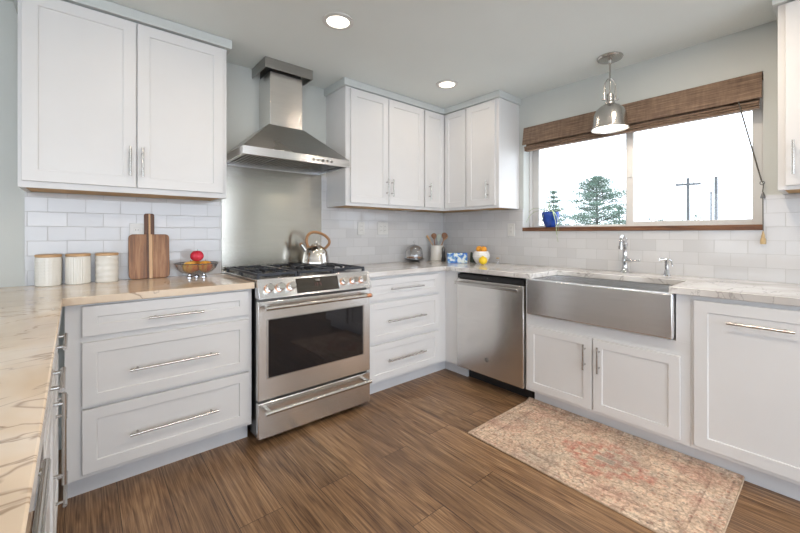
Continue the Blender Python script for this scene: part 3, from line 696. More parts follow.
for i in range(3):
    g0 = lx0 + .030 + i * .228; m = MB(); n = 8
    for k in range(n):
        xx = g0 + .006 + k * .0275; m.box(xx, xx + .009, ly + .055, -.05, 1.681, 1.690)
    m.box(g0, g0 + .222, ly + .045, ly + .055, 1.678, 1.692); m.box(g0, g0 + .222, -.05, -.04, 1.678, 1.692)
    m.build('baffle_filter', 'nickel', t)
for k in range(5):
    xx = -1.765 + k * .034; MB().cyl((xx, ly + .001, 1.690), (xx, ly - .004, 1.690), .008 if k != 2 else .010, 14).build('button', 'steel_dark', t)
for xx in (-2.05, -1.66): MB().cyl((xx, ly + .032, 1.699), (xx, ly + .032, 1.692), .022, 18).build('hood_lamp', 'plate', t)

# ------------------------------------------------------------------ kettle
kx, ky, kz = -1.60, -.19, .9582
t = thing('whistling_kettle', 'polished steel kettle with a wood handle on the rear right burner', 'kettle', (kx, ky, kz))
MB().lathe([(0, kz), (.096, kz), (.102, kz + .006), (.102, kz + .022), (.099, kz + .028), (.097, kz + .05), (.088, kz + .09), (.070, kz + .120), (.050, kz + .136), (.040, kz + .140), (0, kz + .141)], (kx, ky), 48).build('body', 'kettle', t)
m = MB(); m.lathe([(0, kz + .139), (.041, kz + .139), (.038, kz + .146), (.016, kz + .153), (.006, kz + .156), (0, kz + .156)], (kx, ky), 32); m.ball((kx, ky, kz + .163), .010)
m.build('lid', 'kettle', t)
ca, sa = math.cos(R(-20)), math.sin(R(-20))
kp = lambda r, z: (kx + r * ca, ky + r * sa, kz + z)
MB().tube([kp(-.070, .095), kp(-.092, .128), kp(-.108, .148)], [.020, .014, .011], 14).build('spout', 'kettle', t)
MB().tube([kp(-.108, .146), kp(-.116, .156)], [.014, .012], 12).build('whistle_cap', 'kettlewood', t)
hp = [(-.058, .125), (-.070, .165), (-.066, .205), (-.044, .232), (-.010, .240), (.030, .232), (.070, .212), (.098, .180), (.098, .150), (.078, .125), (.066, .112)]
def smooth(pts, n=4):
    out = []
    for i in range(len(pts) - 1):
        p0 = Vector(pts[max(i - 1, 0)]); p1 = Vector(pts[i]); p2 = Vector(pts[i + 1]); p3 = Vector(pts[min(i + 2, len(pts) - 1)])
        for k in range(n):
            s = k / n; out.append(tuple(.5 * ((2 * p1) + (p2 - p0) * s + (2 * p0 - 5 * p1 + 4 * p2 - p3) * s * s + (3 * p1 - p0 - 3 * p2 + p3) * s ** 3)))
    out.append(tuple(pts[-1])); return out
MB().tube([kp(a, b) for a, b in smooth(hp)], .0105, 12).build('handle', 'kettlewood', t)

# ------------------------------------------------------------------ left counter
def canister(x, style, label):
    y = -.075; r = .052; h = .150
    t = thing('storage_canister', label, 'canister', (x, y, CT), 'white canisters on the left counter')
    if style == 'dots':
        rp = lambda a, z: .028 * max(0, math.sin(24 * a)) * max(0, math.sin((z - CT) * 400))
        seg, nz = 144, 60
    elif style == 'ribs':
        rp = lambda a, z: .020 * math.cos(30 * a); seg, nz = 180, 10
    else:
        rp = lambda a, z: .020 * math.sin((z - CT) * 190); seg, nz = 48, 50
    prof = [(0, CT + .0003), (r - .004, CT + .0003), (r, CT + .005)] + [(r, CT + .008 + (h - .016) * i / nz) for i in range(nz + 1)] + [(r - .002, CT + h), (r - .006, CT + h), (0, CT + h)]
    f = lambda a, z: rp(a, z) if CT + .007 < z < CT + h - .007 else 0
    MB().lathe(prof, (x, y), seg, ripple=f).build('jar', 'ceramic', t)
    MB().lathe([(0, CT + h), (r - .003, CT + h), (r + .001, CT + h + .003), (r + .001, CT + h + .011), (r - .002, CT + h + .014), (0, CT + h + .014)], (x, y), 40).build('lid', 'cork', t)
canister(-3.078, 'dots', 'cream canister with raised dots, leftmost of the three canisters')
canister(-2.961, 'ribs', 'cream canister with upright ribs, middle of the three canisters')
canister(-2.838, 'bands', 'cream canister with level bands, nearest the wooden board')

t = thing('cutting_board', 'walnut paddle cutting board with a pale stripe, leaning on the tile', 'cutting board', (-2.634, -.05, CT))
t.rotation_euler = (R(-6), 0, 0)
def bd(m_, name, u0, u1, z0, z1, y0=-.010, y1=.010, bv=.003):
    mm = MB().box(u0, u1, y0, y1, z0, z1); bmesh.ops.translate(mm.bm, verts=mm.bm.verts, vec=Vector((0, 0, 0)))
    return mm
def rr(x0, x1, z0, z1, r, corners=(1, 1, 1, 1)):
    pts = []
    for (cx_, cz_, a0, on) in ((x1 - r, z0 + r, -90, corners[0]), (x1 - r, z1 - r, 0, corners[1]), (x0 + r, z1 - r, 90, corners[2]), (x0 + r, z0 + r, 180, corners[3])):
        if on:
            for k in range(6): a = R(a0 + 90 * k / 5); pts.append((cx_ + r * math.cos(a), cz_ + r * math.sin(a)))
        else:
            sx_ = 1 if cx_ > (x0 + x1) / 2 else -1; sz_ = 1 if cz_ > (z0 + z1) / 2 else -1; pts.append((cx_ + sx_ * r, cz_ + sz_ * r))
    return pts
XZ = lambda x, z, y: (x, y, z)
def local_build(m, name, mat, parent, bevel=0):
    o = m.build(name, mat, None, bevel); o.parent = parent; return o
local_build(MB(XZ).prism(rr(-.103, -.014, .001, .270, .022, (0, 0, 1, 1)), -.010, .010), 'left_plank', 'walnut', t, .002)
local_build(MB(XZ).prism(rr(.014, .103, .001, .270, .022, (1, 1, 0, 0)), -.010, .010), 'right_plank', 'walnut', t, .002)
local_build(MB(XZ).box(-.0138, -.003, .001, .270, -.010, .010), 'dark_stripe', 'walnut_dark', t)
o = local_build(MB(XZ).box(-.003, .0138, .001, .270, -.010, .010), 'pale_stripe', 'maple', t); o['label'] = 'pale maple stripe'
local_build(MB(XZ).prism(rr(-.026, .026, .2702, .398, .010, (0, 1, 1, 0)), -.010, .010), 'handle', 'walnut_dark', t, .002)
local_build(MB(XZ).box(-.004, .006, .2702, .396, -.0108, -.009), 'handle_stripe', 'maple', t)

def outlet(f, u, z, wdt, label, name='wall_outlet', sockets=1, h=.115, d0=.0103):
    loc = f(u, d0, z)
    t = thing(name, label, 'outlet', loc)
    MB(f).box(u - wdt / 2, u + wdt / 2, d0, d0 + .006, z - h / 2, z + h / 2).build('cover_plate', 'plate', t, .0015)
    for i in range(sockets):
        uu = u + (i - (sockets - 1) / 2) * .046
        s_ = MB(f).box(uu - .017, uu + .017, d0 + .006, d0 + .0085, z - .034, z + .034).build('receptacle', 'plate', t, .001)
        for zz in (-.018, .018):
            for q in (-.006, .006): MB(f).box(uu + q - .001, uu + q + .001, d0 + .0085, d0 + .0090, z + zz - .004, z + zz + .004).build('slot', 'black', s_)
outlet(A, -2.672, 1.192, .118, 'white double outlet plate half hidden behind the cutting board', sockets=2)
outlet(A, -1.070, 1.235, .072, 'white outlet plate on the tile nearest the range')
outlet(A, -.828, 1.235, .118, 'white double outlet plate left of the glass cake dome', sockets=2)
outlet(B, -.860, 1.220, .072, 'white outlet plate on the tile beside the left end of the sill')

# fruit bowl
bx, by = -2.400, -.150
t = thing('fruit_bowl', 'smoky glass bowl on small silver feet beside the cutting board', 'bowl', (bx, by, CT))
z_ = CT
MB().lathe([(0, z_ + .020), (.050, z_ + .020), (.085, z_ + .031), (.108, z_ + .054), (.122, z_ + .086), (.119, z_ + .087), (.105, z_ + .057), (.083, z_ + .035), (.049, z_ + .024), (0, z_ + .024)], (bx, by), 48).build('bowl', 'smoke', t)
MB().torus((bx, by, z_ + .0875), .1205, .0028, 48).build('rim', 'steel_dark', t)
for a in (200, 320, 80): MB().lathe([(0, z_), (.018, z_), (.018, z_ + .005), (.011, z_ + .012), (.011, z_ + .0198), (0, z_ + .0198)], (bx + .045 * math.cos(R(a)), by + .045 * math.sin(R(a))), 18).build('foot', 'chrome', t)
def apple(x, y, z, r, mat, label, name='apple'):
    t = thing(name, label, 'fruit', (x, y, z - r * .9), 'apples in the glass bowl')
    prof = []
    for i in range(17):
        a = math.pi * i / 16; rr_ = r * (1 + .06 * math.cos(a)) * math.sin(a); zz = -r * .92 * math.cos(a)
        if i > 12: zz -= r * .12 * (i - 12) / 4 * (i - 12) / 4 * 1.6
        prof.append((max(rr_, 0), z + zz))
    prof[0] = (0, prof[0][1]); prof[-1] = (0, prof[-1][1])
    MB().lathe(prof, (x, y), 28).build('flesh', mat, t)
    MB().tube([(x, y, z + r * .62), (x + .003, y, z + r * 1.02)], .0018, 6).build('stem', 'spoonwood', t)
apple(bx - .0425, by - .028, z_ + .068, .041, 'apple_yellow', 'yellow apple at the left in the glass bowl')
apple(bx + .0425, by - .028, z_ + .068, .041, 'apple_mix', 'orange-red blushed apple at the right in the glass bowl')
apple(bx + .0, by + .049, z_ + .068, .041, 'apple_mix', 'blushed apple at the back of the glass bowl')
apple(bx + .0, by - .006, z_ + .134, .038, 'apple_red', 'bright red apple on top of the fruit in the bowl')

# ------------------------------------------------------------------ corner counter
cx_, cy_ = -.548, -.140
t = thing('cake_dome', 'low glass cake dome over a tray of cookies beside the range-side tile', 'cake dome', (cx_, cy_, CT))
MB().lathe([(0, CT), (.060, CT), (.058, CT + .006), (.040, CT + .014), (.085, CT + .024), (.096, CT + .030), (.096, CT + .035), (0, CT + .035)], (cx_, cy_), 40).build('tray', 'steel_dark', t)
MB().lathe([(.086, CT + .0355), (.087, CT + .06), (.083, CT + .105), (.068, CT + .140), (.040, CT + .160), (.006, CT + .168), (.006, CT + .165), (.039, CT + .157), (.066, CT + .137), (.080, CT + .104), (.084, CT + .06), (.083, CT + .0355), (.086, CT + .0355)], (cx_, cy_), 48).build('dome', 'clear', t)
MB().lathe([(0, CT + .168), (.006, CT + .168), (.005, CT + .178), (.012, CT + .190), (.010, CT + .200), (0, CT + .203)], (cx_, cy_), 20).build('knob', 'clear', t)
random.seed(4)
for i, (a, rr_) in enumerate(((20, .045), (110, .045), (200, .045), (290, .045))):
    c = (cx_ + rr_ * math.cos(R(a)), cy_ + rr_ * math.sin(R(a)))
    z0 = CT + .0352
    cc = MB().lathe([(0, z0), (.030, z0), (.033, z0 + .006), (.028, z0 + .014), (0, z0 + .018)], c, 20).build('cookie', 'cookie')
    tag(cc, 'dark brown cookie on the tray under the glass dome', 'cookie', 'cookies under the dome')

ux, uy = -.215, -.120
t = thing('utensil_crock', 'cream ceramic utensil crock in the corner', 'crock', (ux, uy, CT))
MB().lathe([(0, CT), (.064, CT), (.068, CT + .004), (.069, CT + .012), (.067, CT + .018), (.067, CT + .138), (.070, CT + .142), (.070, CT + .151), (.066, CT + .153), (.061, CT + .150), (.061, CT + .012), (0, CT + .012)], (ux, uy), 44).build('crock_body', 'ceramic', t)
rv = Vector((.755, -.656, 0))  # along the picture
def utensil(name, label, off, lean, top, mat, kind, depth=0.0, tw=1.0):
    base = Vector((ux, uy, CT + .016)) + rv * (off * .4) + Vector((-.656, -.755, 0)) * depth
    tip = Vector((ux, uy, top)) + rv * lean + Vector((-.656, -.755, 0)) * depth
    d = tip - base; t = thing(name, label, 'utensil', tuple(base))
    n = lambda s: tuple(base + d * s)
    MB().tube([n(0), n(.5), n(.78)], [.0055, .005, .0055], 10).build('handle', mat, t)
    m = MB(); dn = d.normalized(); side = rv; fr = dn.cross(side).normalized(); side = fr.cross(dn).normalized()
    if kind == 'spoon': prof = [(.76, .006, .005), (.82, .016, .006), (.88, .024, .007), (.94, .024, .007), (.98, .016, .006), (1.0, .004, .003)]
    elif kind == 'flat': prof = [(.70, .006, .003), (.76, .020, .003), (.86, .023, .0025), (.96, .024, .002), (1.0, .018, .0015)]
    else: prof = [(.76, .0065, .005), (.88, .010, .006), (.97, .010, .006), (1.0, .006, .004)]
    rings = []
    for s_, a, b_ in prof:
        c = base + d * s_; rings.append([m.bm.verts.new(c + side * (a * tw * math.cos(2 * math.pi * k / 16)) + fr * (b_ * math.sin(2 * math.pi * k / 16))) for k in range(16)])
    for p, q in zip(rings, rings[1:]):
        for k in range(16): m.face([p[k], p[(k + 1) % 16], q[(k + 1) % 16], q[k]])
    m.face(rings[0]); m.face(rings[-1])
    m.build('bowl' if kind == 'spoon' else 'blade', mat, t)
utensil('wooden_utensil', 'light wooden utensil leaning furthest left out of the crock', .09, -.104, 1.168, 'spoonlight', 'stick', -.014)
utensil('wooden_spoon', 'dark wooden spoon standing left of centre in the crock', -.03, -.038, 1.190, 'spoonwood', 'spoon', .034, 1.1)
utensil('spatula', 'grey-green spatula in the middle of the crock', -.015, .022, 1.180, 'sage', 'flat', -.002)
utensil('wooden_spoon', 'large dark wooden spoon at the right in the crock', .03, .080, 1.195, 'spoonwood', 'spoon', .02, 1.2)
utensil('wooden_spoon', 'light wooden spoon behind the large dark one in the crock', -.05, .098, 1.178, 'spoonlight', 'spoon', -.034, 1.0)

t = thing('pepper_mill', 'tall black pepper mill left of the blue box', 'pepper mill', (-.248, -.240, CT))
MB().lathe([(0, CT), (.022, CT), (.022, CT + .02), (.015, CT + .05), (.017, CT + .085), (.013, CT + .10), (0, CT + .10)], (-.248, -.240), 24).build('body', 'black', t)
MB().lathe([(0, CT + .101), (.016, CT + .101), (.018, CT + .118), (.012, CT + .135), (.005, CT + .142), (0, CT + .148)], (-.248, -.240), 24).build('cap', 'steel_dark', t)
# blue box, turned to face the room
bc = Vector((-.305, -.466, CT)); t = thing('printed_box', 'small blue and white patterned box in the counter corner', 'box', tuple(bc)); t.rotation_euler = (0, 0, R(-41))
local_build(MB().box(-.092, .092, -.045, .045, .0005, .094), 'carton', 'boxart', t, .002)
local_build(MB().box(-.088, .088, -.041, .041, .094, .099), 'lid_panel', 'steel_dark', t, .001)
t = MB().hull8([(-.185, -.520, CT + .0004), (-.142, -.590, CT + .0004), (-.122, -.580, CT + .0004), (-.150, -.510, CT + .0004)], [(-.178, -.524, CT + .095), (-.170, -.537, CT + .090), (-.160, -.532, CT + .094), (-.165, -.520, CT + .098)])
tag(t.build('folded_cloth', 'darkgreen', None, .002), 'dark green folded cloth standing between the blue box and the white jug', 'cloth')
px_, py_ = -.190, -.660
t = thing('ribbed_jug', 'white ribbed ceramic pot heaped with oranges', 'jug', (px_, py_, CT))
MB().lathe([(0, CT), (.046, CT), (.050, CT + .004)] + [(.050 + .028 * math.sin(math.pi * (i / 20) * .80), CT + .006 + .100 * i / 20) for i in range(21)] + [(.060, CT + .112), (.055, CT + .110), (.058, CT + .09), (.045, CT + .012), (0, CT + .012)], (px_, py_), 44, ripple=lambda a, z: .02 * math.sin((z - CT) * 330) if CT + .01 < z < CT + .1 else 0).build('pot_body', 'whiteceramic', t)
for i, (ox, oy) in enumerate(((.0, -.026), (.004, .026))):
    o = MB().ball((px_ + ox, py_ + oy, CT + .128), .030).build('orange', 'orange'); tag(o, ('orange at the right in the white ribbed pot', 'orange at the left in the white ribbed pot')[i], 'fruit', 'oranges in the white pot')
t = thing('lemon', 'single yellow lemon on the counter in front of the white pot', 'fruit', (-.288, -.756, CT))
MB().ball((-.288, -.756, CT + .036), .036, (1.06, 1, 1)).build('flesh', 'lemon', t)
MB().lathe([(.012, CT + .069), (.006, CT + .0745), (0, CT + .0755)], (-.288, -.756), 14).build('nub', 'lemon', t)
t = thing('salt_shaker', 'tiny glass shaker right of the lemon', 'shaker', (-.12, -.790, CT))
MB().lathe([(0, CT), (.016, CT), (.015, CT + .04), (.013, CT + .046), (0, CT + .046)], (-.12, -.790), 20).build('jar', 'clear', t)
MB().lathe([(0, CT + .0465), (.014, CT + .0465), (.013, CT + .056), (0, CT + .058)], (-.12, -.790), 20).build('cap', 'tassel', t)

# ------------------------------------------------------------------ window things
qx, qy, qz = .030, -1.215, 1.2402
t = thing('spider_plant', 'spider plant in a cobalt blue pot on the window sill', 'plant', (qx, qy, qz))
MB().lathe([(0, qz), (.036, qz), (.040, qz + .004), (.060, qz + .05), (.070, qz + .095), (.071, qz + .116), (.067, qz + .128), (.060, qz + .126), (.060, qz + .104), (0, qz + .104)], (qx, qy), 40).build('pot', 'bluepot', t)
MB().lathe([(0, qz + .1045), (.059, qz + .1045), (.045, qz + .112), (0, qz + .115)], (qx, qy), 24).build('soil', 'soil', t)
random.seed(11)
def leaf(pts, wd_):
    P = smooth(pts, 5); m = MB(); n = len(P); Lf, Rt, Lb, Rb = [], [], [], []
    rows = []
    for i, p in enumerate(P):
        s = i / (n - 1); p = Vector(p); tq = (Vector(P[min(i + 1, n - 1)]) - Vector(P[max(i - 1, 0)])).normalized()
        sd = tq.cross(Vector((0, 0, 1)));
        if sd.length < .1: sd = Vector((0, 1, 0))
        sd.normalize(); up = sd.cross(tq).normalized(); ww_ = wd_ * (math.sin(math.pi * min(1, .25 + s * .75)) + .08) * .5
        rows.append([m.bm.verts.new(p + sd * ww_ + up * .001), m.bm.verts.new(p - up * .0015), m.bm.verts.new(p - sd * ww_ + up * .001), m.bm.verts.new(p + up * .0005)])
    for a, b_ in zip(rows, rows[1:]):
        for k in range(4): m.face([a[k], a[(k + 1) % 4], b_[(k + 1) % 4], b_[k]])
    m.face(rows[0]); m.face(rows[-1]); return m
tz = qz + .112
LV = [((0, .03, 0), (-.01, .09, .03), (-.02, .15, .015), (-.03, .19, -.03), (-.035, .205, -.065)),
      ((0, .03, 0), (-.03, .08, .045), (-.045, .13, .05), (-.05, .175, .02)),
      ((-.02, 0, 0), (-.05, -.04, .03), (-.078, -.075, -.03), (-.080, -.09, -.10), (-.078, -.098, -.19), (-.072, -.104, -.235)),
      ((-.02, -.01, 0), (-.045, -.04, .025), (-.065, -.085, -.02), (-.068, -.10, -.08), (-.066, -.105, -.17)),
      ((-.02, .01, 0), (-.05, .02, .02), (-.07, .03, -.03), (-.072, .035, -.10)),
      ((0, -.03, 0), (-.01, -.07, .035), (-.02, -.11, .01), (-.025, -.13, -.05)),
      ((.01, .01, 0), (.03, .03, .05), (.04, .07, .06), (.045, .10, .03)),
      ((0, 0, 0), (-.01, .01, .05), (-.03, -.01, .09), (-.05, -.03, .10))]
for q in LV: leaf([(qx + a, qy + b_, tz + c) for a, b_, c in q], .009).build('leaf', 'leaf', t)

t = thing('window_blind', 'raised brown woven wood blind across the top of the window', 'blind', (-.0, -1.75, 1.9))
by0, by1 = -2.518, -.984
MB().box(-.004, .05, by0, by1, 2.085, 2.117).build('headrail', 'blind', t)
m = MB(); ycr = (by0, by1)
m.hull8([(-.008, by0, 2.117), (-.008, by1, 2.117), (.002, by1, 2.117), (.002, by0, 2.117)], [(-.034, by0, 1.962), (-.034, by1, 1.962), (-.024, by1, 1.962), (-.024, by0, 1.962)])
m.build('valance', 'blind', t, .001)
for i, (zz, xx) in enumerate(((1.944, -.010), (1.930, -.006), (1.916, -.002))):
    MB().box(xx - .016, xx + .030, by0 + .012, by1 - .012, zz - .006, zz + .006).build('fold', 'blind', t, .003)
MB().box(.012, .020, by0 + .012, by1 - .012, 1.95, 2.085).build('shade_cloth', 'blind', t)
# cord, cleat and tassels
t = thing('blind_cord', 'thin blind pull cord slanting down to the right window edge', 'cord', (-.02, -2.52, 1.48))
m = MB(); m.tube(smooth([(-.0385, -2.420, 1.962), (-.0385, -2.432, 1.90), (-.033, -2.465, 1.74), (-.026, -2.498, 1.58), (-.022, -2.516, 1.49)], 4), .0036, 6); m.tube([(-.022, -2.516, 1.49), (-.026, -2.526, 1.47), (-.026, -2.522, 1.43), (-.027, -2.524, 1.20)], .0022, 6); m.build('cord', 'cord', t)
m = MB(); m.torus((-.022, -2.520, 1.476), .010, .002, 16, 'x', 6); m.cyl((-.022, -2.520, 1.486), (.0, -2.524, 1.486), .002, 6); m.build('cleat', 'steel_dark', t)
MB().lathe([(0, 1.388), (.010, 1.388), (.012, 1.394), (.007, 1.414), (.003, 1.424), (0, 1.426)], (-.026, -2.523), 16).build('small_tassel', 'steel_dark', t)
MB().lathe([(0, 1.128), (.012, 1.128), (.013, 1.134), (.012, 1.158), (.008, 1.164), (.009, 1.172), (.005, 1.190), (.003, 1.202), (0, 1.204)], (-.027, -2.524), 18).build('wooden_tassel', 'tassel', t)

# ------------------------------------------------------------------ pendant and recessed lights
lx, ly2 = -.240, -1.787
t = thing('pendant_light', 'brushed nickel dome pendant hanging in front of the window', 'pendant light', (lx, ly2, CEIL))
MB().lathe([(0, CEIL - .0005), (.078, CEIL - .0005), (.080, CEIL - .006), (.074, CEIL - .016), (.030, CEIL - .024), (0, CEIL - .024)], (lx, ly2), 44).build('canopy', 'nickel', t)
MB().lathe([(0, CEIL - .024), (.014, CEIL - .024), (.012, CEIL - .045), (.006, CEIL - .05), (.0055, 2.135), (0, 2.135)], (lx, ly2), 20).build('rod', 'nickel', t)
def along(a, z): return (lx + .755 * a, ly2 - .656 * a, z)
yk = [along(0, 2.238), along(-.014, 2.234), along(-.036, 2.205), along(-.038, 2.19), along(-.038, 2.095)]
yk2 = [along(0, 2.238), along(.014, 2.234), along(.036, 2.205), along(.038, 2.19), along(.038, 2.095)]
m = MB(); m.tube(yk, .0058, 10); m.tube(yk2, .0058, 10); m.cyl(along(-.048, 2.100), along(.048, 2.100), .0045, 10)
m.ball(along(-.050, 2.100), .008); m.ball(along(.050, 2.100), .008); m.build('yoke', 'nickel', t)
MB().lathe([(0, 2.135), (.020, 2.135), (.024, 2.130), (.024, 2.085), (.030, 2.080), (.030, 2.066), (0, 2.064)], (lx, ly2), 28).build('socket_housing', 'nickel', t)
shp = [(.028, 2.066), (.036, 2.064), (.060, 2.052), (.084, 2.030), (.098, 2.000), (.104, 1.965), (.106, 1.925), (.107, 1.915), (.114, 1.912), (.115, 1.896), (.112, 1.896), (.110, 1.908), (.103, 1.912), (.101, 1.962), (.094, 1.998), (.080, 2.026), (.058, 2.047), (.028, 2.060), (.028, 2.066)]
MB().lathe(shp, (lx, ly2), 56).build('shade', 'nickel', t)
MB().lathe([(0, 1.904), (.104, 1.904), (.104, 1.908), (0, 1.908)], (lx, ly2), 44).build('diffuser', 'lens', t)
lamp((lx, ly2, 1.890), PEND, (1, .88, .74), .18)
for i, (x, y) in enumerate(RECESSED_AND_ADDED):
    lb = ('round recessed ceiling light nearest the range hood', 'round recessed ceiling light in front of the corner cabinets')[i] if i < 2 else None
    if i >= 2: lb = ['recessed ceiling light above the peninsula', 'recessed ceiling light by the far right cabinet', 'added unseen ceiling light over the open floor', 'added unseen ceiling light of the living room', 'added unseen ceiling light near the left room wall', 'added unseen ceiling light near the rear wall'][i - 2]
    if i >= 2: continue
    t = thing('recessed_light', lb, 'ceiling light', (x, y, CEIL), 'recessed ceiling lights')
    MB().lathe([(.062, CEIL - .0005), (.088, CEIL - .0005), (.087, CEIL - .005), (.064, CEIL - .008), (.062, CEIL - .0005)], (x, y), 44).build('trim_ring', 'plate', t)
    MB().lathe([(0, CEIL - .0005), (.062, CEIL - .0005), (.062, CEIL - .005), (0, CEIL - .006)], (x, y), 40).build('lens', 'lens', t)

# ------------------------------------------------------------------ peninsula cabinets
P0 = .610
t = thing('peninsula_cabinet', 'white peninsula cabinet with drawers nearest the corner, seen edge-on', 'cabinet', (-3.3, -1.0, 0))
m = MB(PEN); m.box(-1.68, -.613, 0, P0, TZ, CB - .0005); m.build('body', 'cabinet', t, .001)
MB(PEN).box(-1.68, -.539, .04, P0 - .074, 0, TZ).build('toe_kick', 'toe', t)
for z0, z1 in ((.733, .867), (.424, .706), (.126, .409)):
    door(t, PEN, -.735, -1.20, P0, z0, z1, (-.967, (z0 + z1) / 2, .24, False), .05, 'drawer', .014)
door(t, PEN, -1.215, -1.665, P0, .733, .867, (-1.44, .80, .20, False), .045, 'drawer', .014)
door(t, PEN, -1.215, -1.665, P0, .126, .706, (-1.245, .56, .28, True), .05, 'door', .014)
t = thing('beverage_cooler', 'dark under-counter appliance with a steel edge in the peninsula', 'appliance', (-3.3, -1.98, 0))
MB(PEN).box(-2.285, -1.683, .02, P0 - .03, .0, CB - .001).build('case', 'black', t)
o = MB(PEN).box(-2.280, -1.688, P0 - .029, P0 + .012, .11, .868).build('door', 'steel_v', t, .003)
MB(PEN).box(-2.23, -1.74, P0 + .0122, P0 + .0135, .18, .80).build('door_window', 'ovenglass', o)
m = MB(PEN); m.cyl((-2.20, P0 + .026, .815), (-1.95, P0 + .026, .815), .006, 12)
for q in (-2.17, -1.98): m.cyl((q, P0 + .012, .815), (q, P0 + .026, .815), .005, 10)
m.build('handle', 'nickel', o)
t = thing('peninsula_cabinet', 'white peninsula cabinet at the near end, under the tan counter', 'cabinet', (-3.3, -2.6, 0))
m = MB(PEN); m.box(-2.97, -2.288, 0, P0, TZ, CB - .0005); m.build('body', 'cabinet', t, .001)
MB(PEN).box(-2.97, -2.288, .04, P0 - .074, 0, TZ).build('toe_kick', 'toe', t)
door(t, PEN, -2.30, -2.62, P0, .126, .867, (-2.33, .56, .28, True), .05, 'door', .014)
door(t, PEN, -2.635, -2.96, P0, .126, .867, (-2.93, .56, .28, True), .05, 'door', .014)

# ------------------------------------------------------------------ rug
t = thing('kitchen_rug', 'faded beige and rust Persian-style rug on the floor before the sink', 'rug', (-.87, -1.93, 0))
nx, ny = 30, 50; rx0, rx1, ry0, ry1 = -1.212, -.541, -2.505, -1.362
def rug_grid(x0, x1, y0, y1, off, th):
    m = MB(); vt, vb = [], []
    for j in range(ny + 1):
        ra, rb = [], []
        for i in range(nx + 1):
            s, u = i / nx, j / ny; x = x0 + (x1 - x0) * s; y = y0 + (y1 - y0) * u
            x -= .012 * (1 - u) * (1 - s)
            dd = max(0, (x - (rx1 - .05)) / .05); z = .018 * dd * dd + .0012 + .0006 * math.sin(y * 17) * math.sin(x * 11)
            x -= .004 * dd * dd
            ra.append(m.v(x, y, z + th)); rb.append(m.v(x, y, max(z, .0006)))
        vt.append(ra); vb.append(rb)
    for j in range(ny):
        for i in range(nx):
            m.face([vt[j][i], vt[j][i + 1], vt[j + 1][i + 1], vt[j + 1][i]]); m.face([vb[j][i], vb[j + 1][i], vb[j + 1][i + 1], vb[j][i + 1]])
    for j in range(ny):
        m.face([vt[j][0], vt[j + 1][0], vb[j + 1][0], vb[j][0]]); m.face([vt[j][nx], vb[j][nx], vb[j + 1][nx], vt[j + 1][nx]])
    for i in range(nx):
        m.face([vt[0][i], vb[0][i], vb[0][i + 1], vt[0][i + 1]]); m.face([vt[ny][i], vt[ny][i + 1], vb[ny][i + 1], vb[ny][i]])
    return m
rug_grid(rx0, rx1, ry0, ry1, 0, .006).build('pile', 'rug', t)
m = MB(); m.tube([(rx0 - .012, ry0, .0045), (rx0, ry1, .0045)], .0042, 6); m.tube([(rx0, ry1, .0045), (rx1 - .05, ry1, .0045), (rx1 - .02, ry1, .010), (rx1 - .005, ry1, .021)], .0042, 6)
m.tube([(rx0 - .012, ry0, .0045), (rx1 - .05, ry0, .0045), (rx1 - .02, ry0, .010), (rx1 - .005, ry0, .021)], .0042, 6); m.build('binding', 'rugedge', t)

# ------------------------------------------------------------------ outdoors
def foliage(clumps, n, size, seed):
    rnd = random.Random(seed); vs_, fs = [], []
    for (c, rx, rz) in clumps:
        for _ in range(n):
            while True:
                p = Vector((rnd.uniform(-1, 1), rnd.uniform(-1, 1), rnd.uniform(-1, 1)))
                if p.length <= 1: break
            p = Vector((c[0] + p.x * rx, c[1] + p.y * rx, c[2] + p.z * rz))
            a = Vector((rnd.gauss(0, 1), rnd.gauss(0, 1), rnd.gauss(0, .7))).normalized(); b_ = a.orthogonal().normalized()
            b_ = (b_ * math.cos(rnd.random() * 6) + a.cross(b_) * math.sin(rnd.random() * 6)).normalized()
            s = size * rnd.uniform(.6, 1.3); k = len(vs_)
            vs_ += [p - a * s, p + b_ * s * .35, p + a * s, p - b_ * s * .35]; fs.append((k, k + 1, k + 2, k + 3))
    return vs_, fs
def fol_obj(name, clumps, n, size, seed, mat, parent):
    v_, f_ = foliage(clumps, n, size, seed); me = bpy.data.meshes.new(name); off = Vector(parent.location)
    me.from_pydata([tuple(p - off) for p in v_], [], f_); me.materials.append(M[mat]); o = bpy.data.objects.new(name, me); COL.objects.link(o); o.parent = parent; return o
def pine(x, y, z0, top, wprof, label, seed, zlow, tiers=11, n=24):
    t = thing('pine_tree', label, 'tree', (x, y, z0)); rnd = random.Random(seed)
    MB().tube([(x, y, z0), (x + .05, y, (z0 + top) / 2), (x, y, top - .2)], [.16, .10, .02], 8).build('trunk', 'bark', t)
    cl = []; br = MB()
    for i in range(tiers):
        h = i / (tiers - 1); z = zlow + (top - .25 - zlow) * h; wr = wprof(h)
        nb = 8 if wr > .8 else 5
        for k in range(nb):
            a = 2 * math.pi * (k + rnd.random() * .8) / nb; L_ = wr * rnd.uniform(.65, 1.05); up = L_ * rnd.uniform(.05, .35)
            e = (x + L_ * math.cos(a), y + L_ * math.sin(a), z + up)
            br.tube([(x, y, z), e], [.035, .012], 5)
            for q in (.45, .72, 1.0):
                if rnd.random() < .88: cl.append(((x + (e[0] - x) * q, y + (e[1] - y) * q, z + up * q + .06), .42 * (.7 + .3 * wr), .19))
    br.build('branches', 'bark', t); fol_obj('needles', cl, n, .085, seed, 'needles', t)
pine(28.2, 9.9, -.8, 5.75, lambda h: 2.3 * max(0, 1 - h ** 2.2) ** .6 + .25, 'largest pine tree outside the left window pane', 5, 1.0, 14, 44)
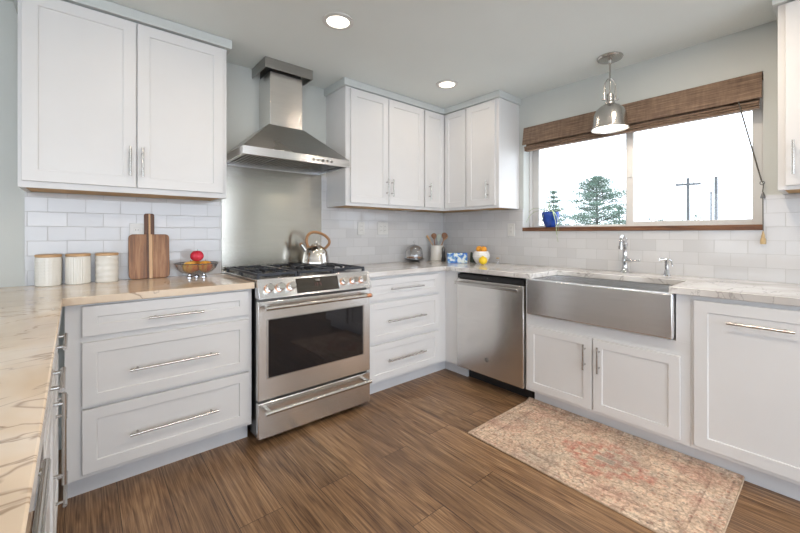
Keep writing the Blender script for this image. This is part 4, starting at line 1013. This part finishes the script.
pine(30.3, 14.7, -.8, 5.2, lambda h: 1.25 * (1 - h) ** .8 + .15, 'smaller pine tree seen behind the blue plant pot', 8, 1.8, 8, 22)
pine(37.2, 11.4, -.8, 3.85, lambda h: 1.5 * (1 - h) + .15, 'low pine tree just left of the window mullion', 9, 1.3, 6, 22)
rnd = random.Random(3)
for i, uu in enumerate((566, 580, 592, 606, 636, 644, 653, 662, 681, 690, 699, 724, 733)):
    k = (uu - 408.2) / 372.86; D = 56 + 4 * (i % 3)
    x = -2.936 + D * (.656 + .7548 * k); y = -2.8 + D * (.7548 - .656 * k); hh = (3.9, 4.4, 3.6, 4.1, 4.3, 3.8)[i % 6]
    t = thing('shrub', 'far pale shrub along the skyline outside the window', 'shrub', (x, y, -.8), 'far shrubs outside the window')
    MB().tube([(x, y, -.8), (x, y, hh * .6)], [.09, .03], 6).build('stem', 'bark', t)
    cl = [((x + rnd.uniform(-1, 1), y + rnd.uniform(-1, 1), rnd.uniform(-.3, hh)), .65, .4) for _ in range(16)]
    fol_obj('leaves', cl, 16, .17, 40 + i, 'shrubleaf', t)
def upole(uu, D, top, r, label, arm=None, name='utility_pole'):
    k = (uu - 408.2) / 372.86; x = -2.936 + D * (.656 + .7548 * k); y = -2.8 + D * (.7548 - .656 * k)
    t = thing(name, label, 'utility pole', (x, y, -.8))
    MB().tube([(x, y, -.8), (x, y, top)], [r, r * .8], 10).build('pole', 'pole', t)
    if arm:
        for z, L_ in arm:
            a = Vector((.755, -.656, .06)); MB().tube([tuple(Vector((x, y, z)) - a * L_), tuple(Vector((x, y, z)) + a * L_)], .14, 6).build('crossarm', 'pole', t)
            for s in (-.9, -.45, .45, .9):
                p = Vector((x, y, z)) + a * L_ * s; MB().tube([tuple(p), (p.x, p.y, p.z + .35)], .05, 6).build('insulator', 'pole', t)
upole(688, 50, 8.6, .22, 'utility pole with a crossarm outside the right window pane', [(7.75, 1.65)])
upole(716, 46, 8.2, .22, 'bare thick utility pole right of the crossarm pole')
upole(711, 60, 7.9, .16, 'thin utility pole just left of the thick bare pole')
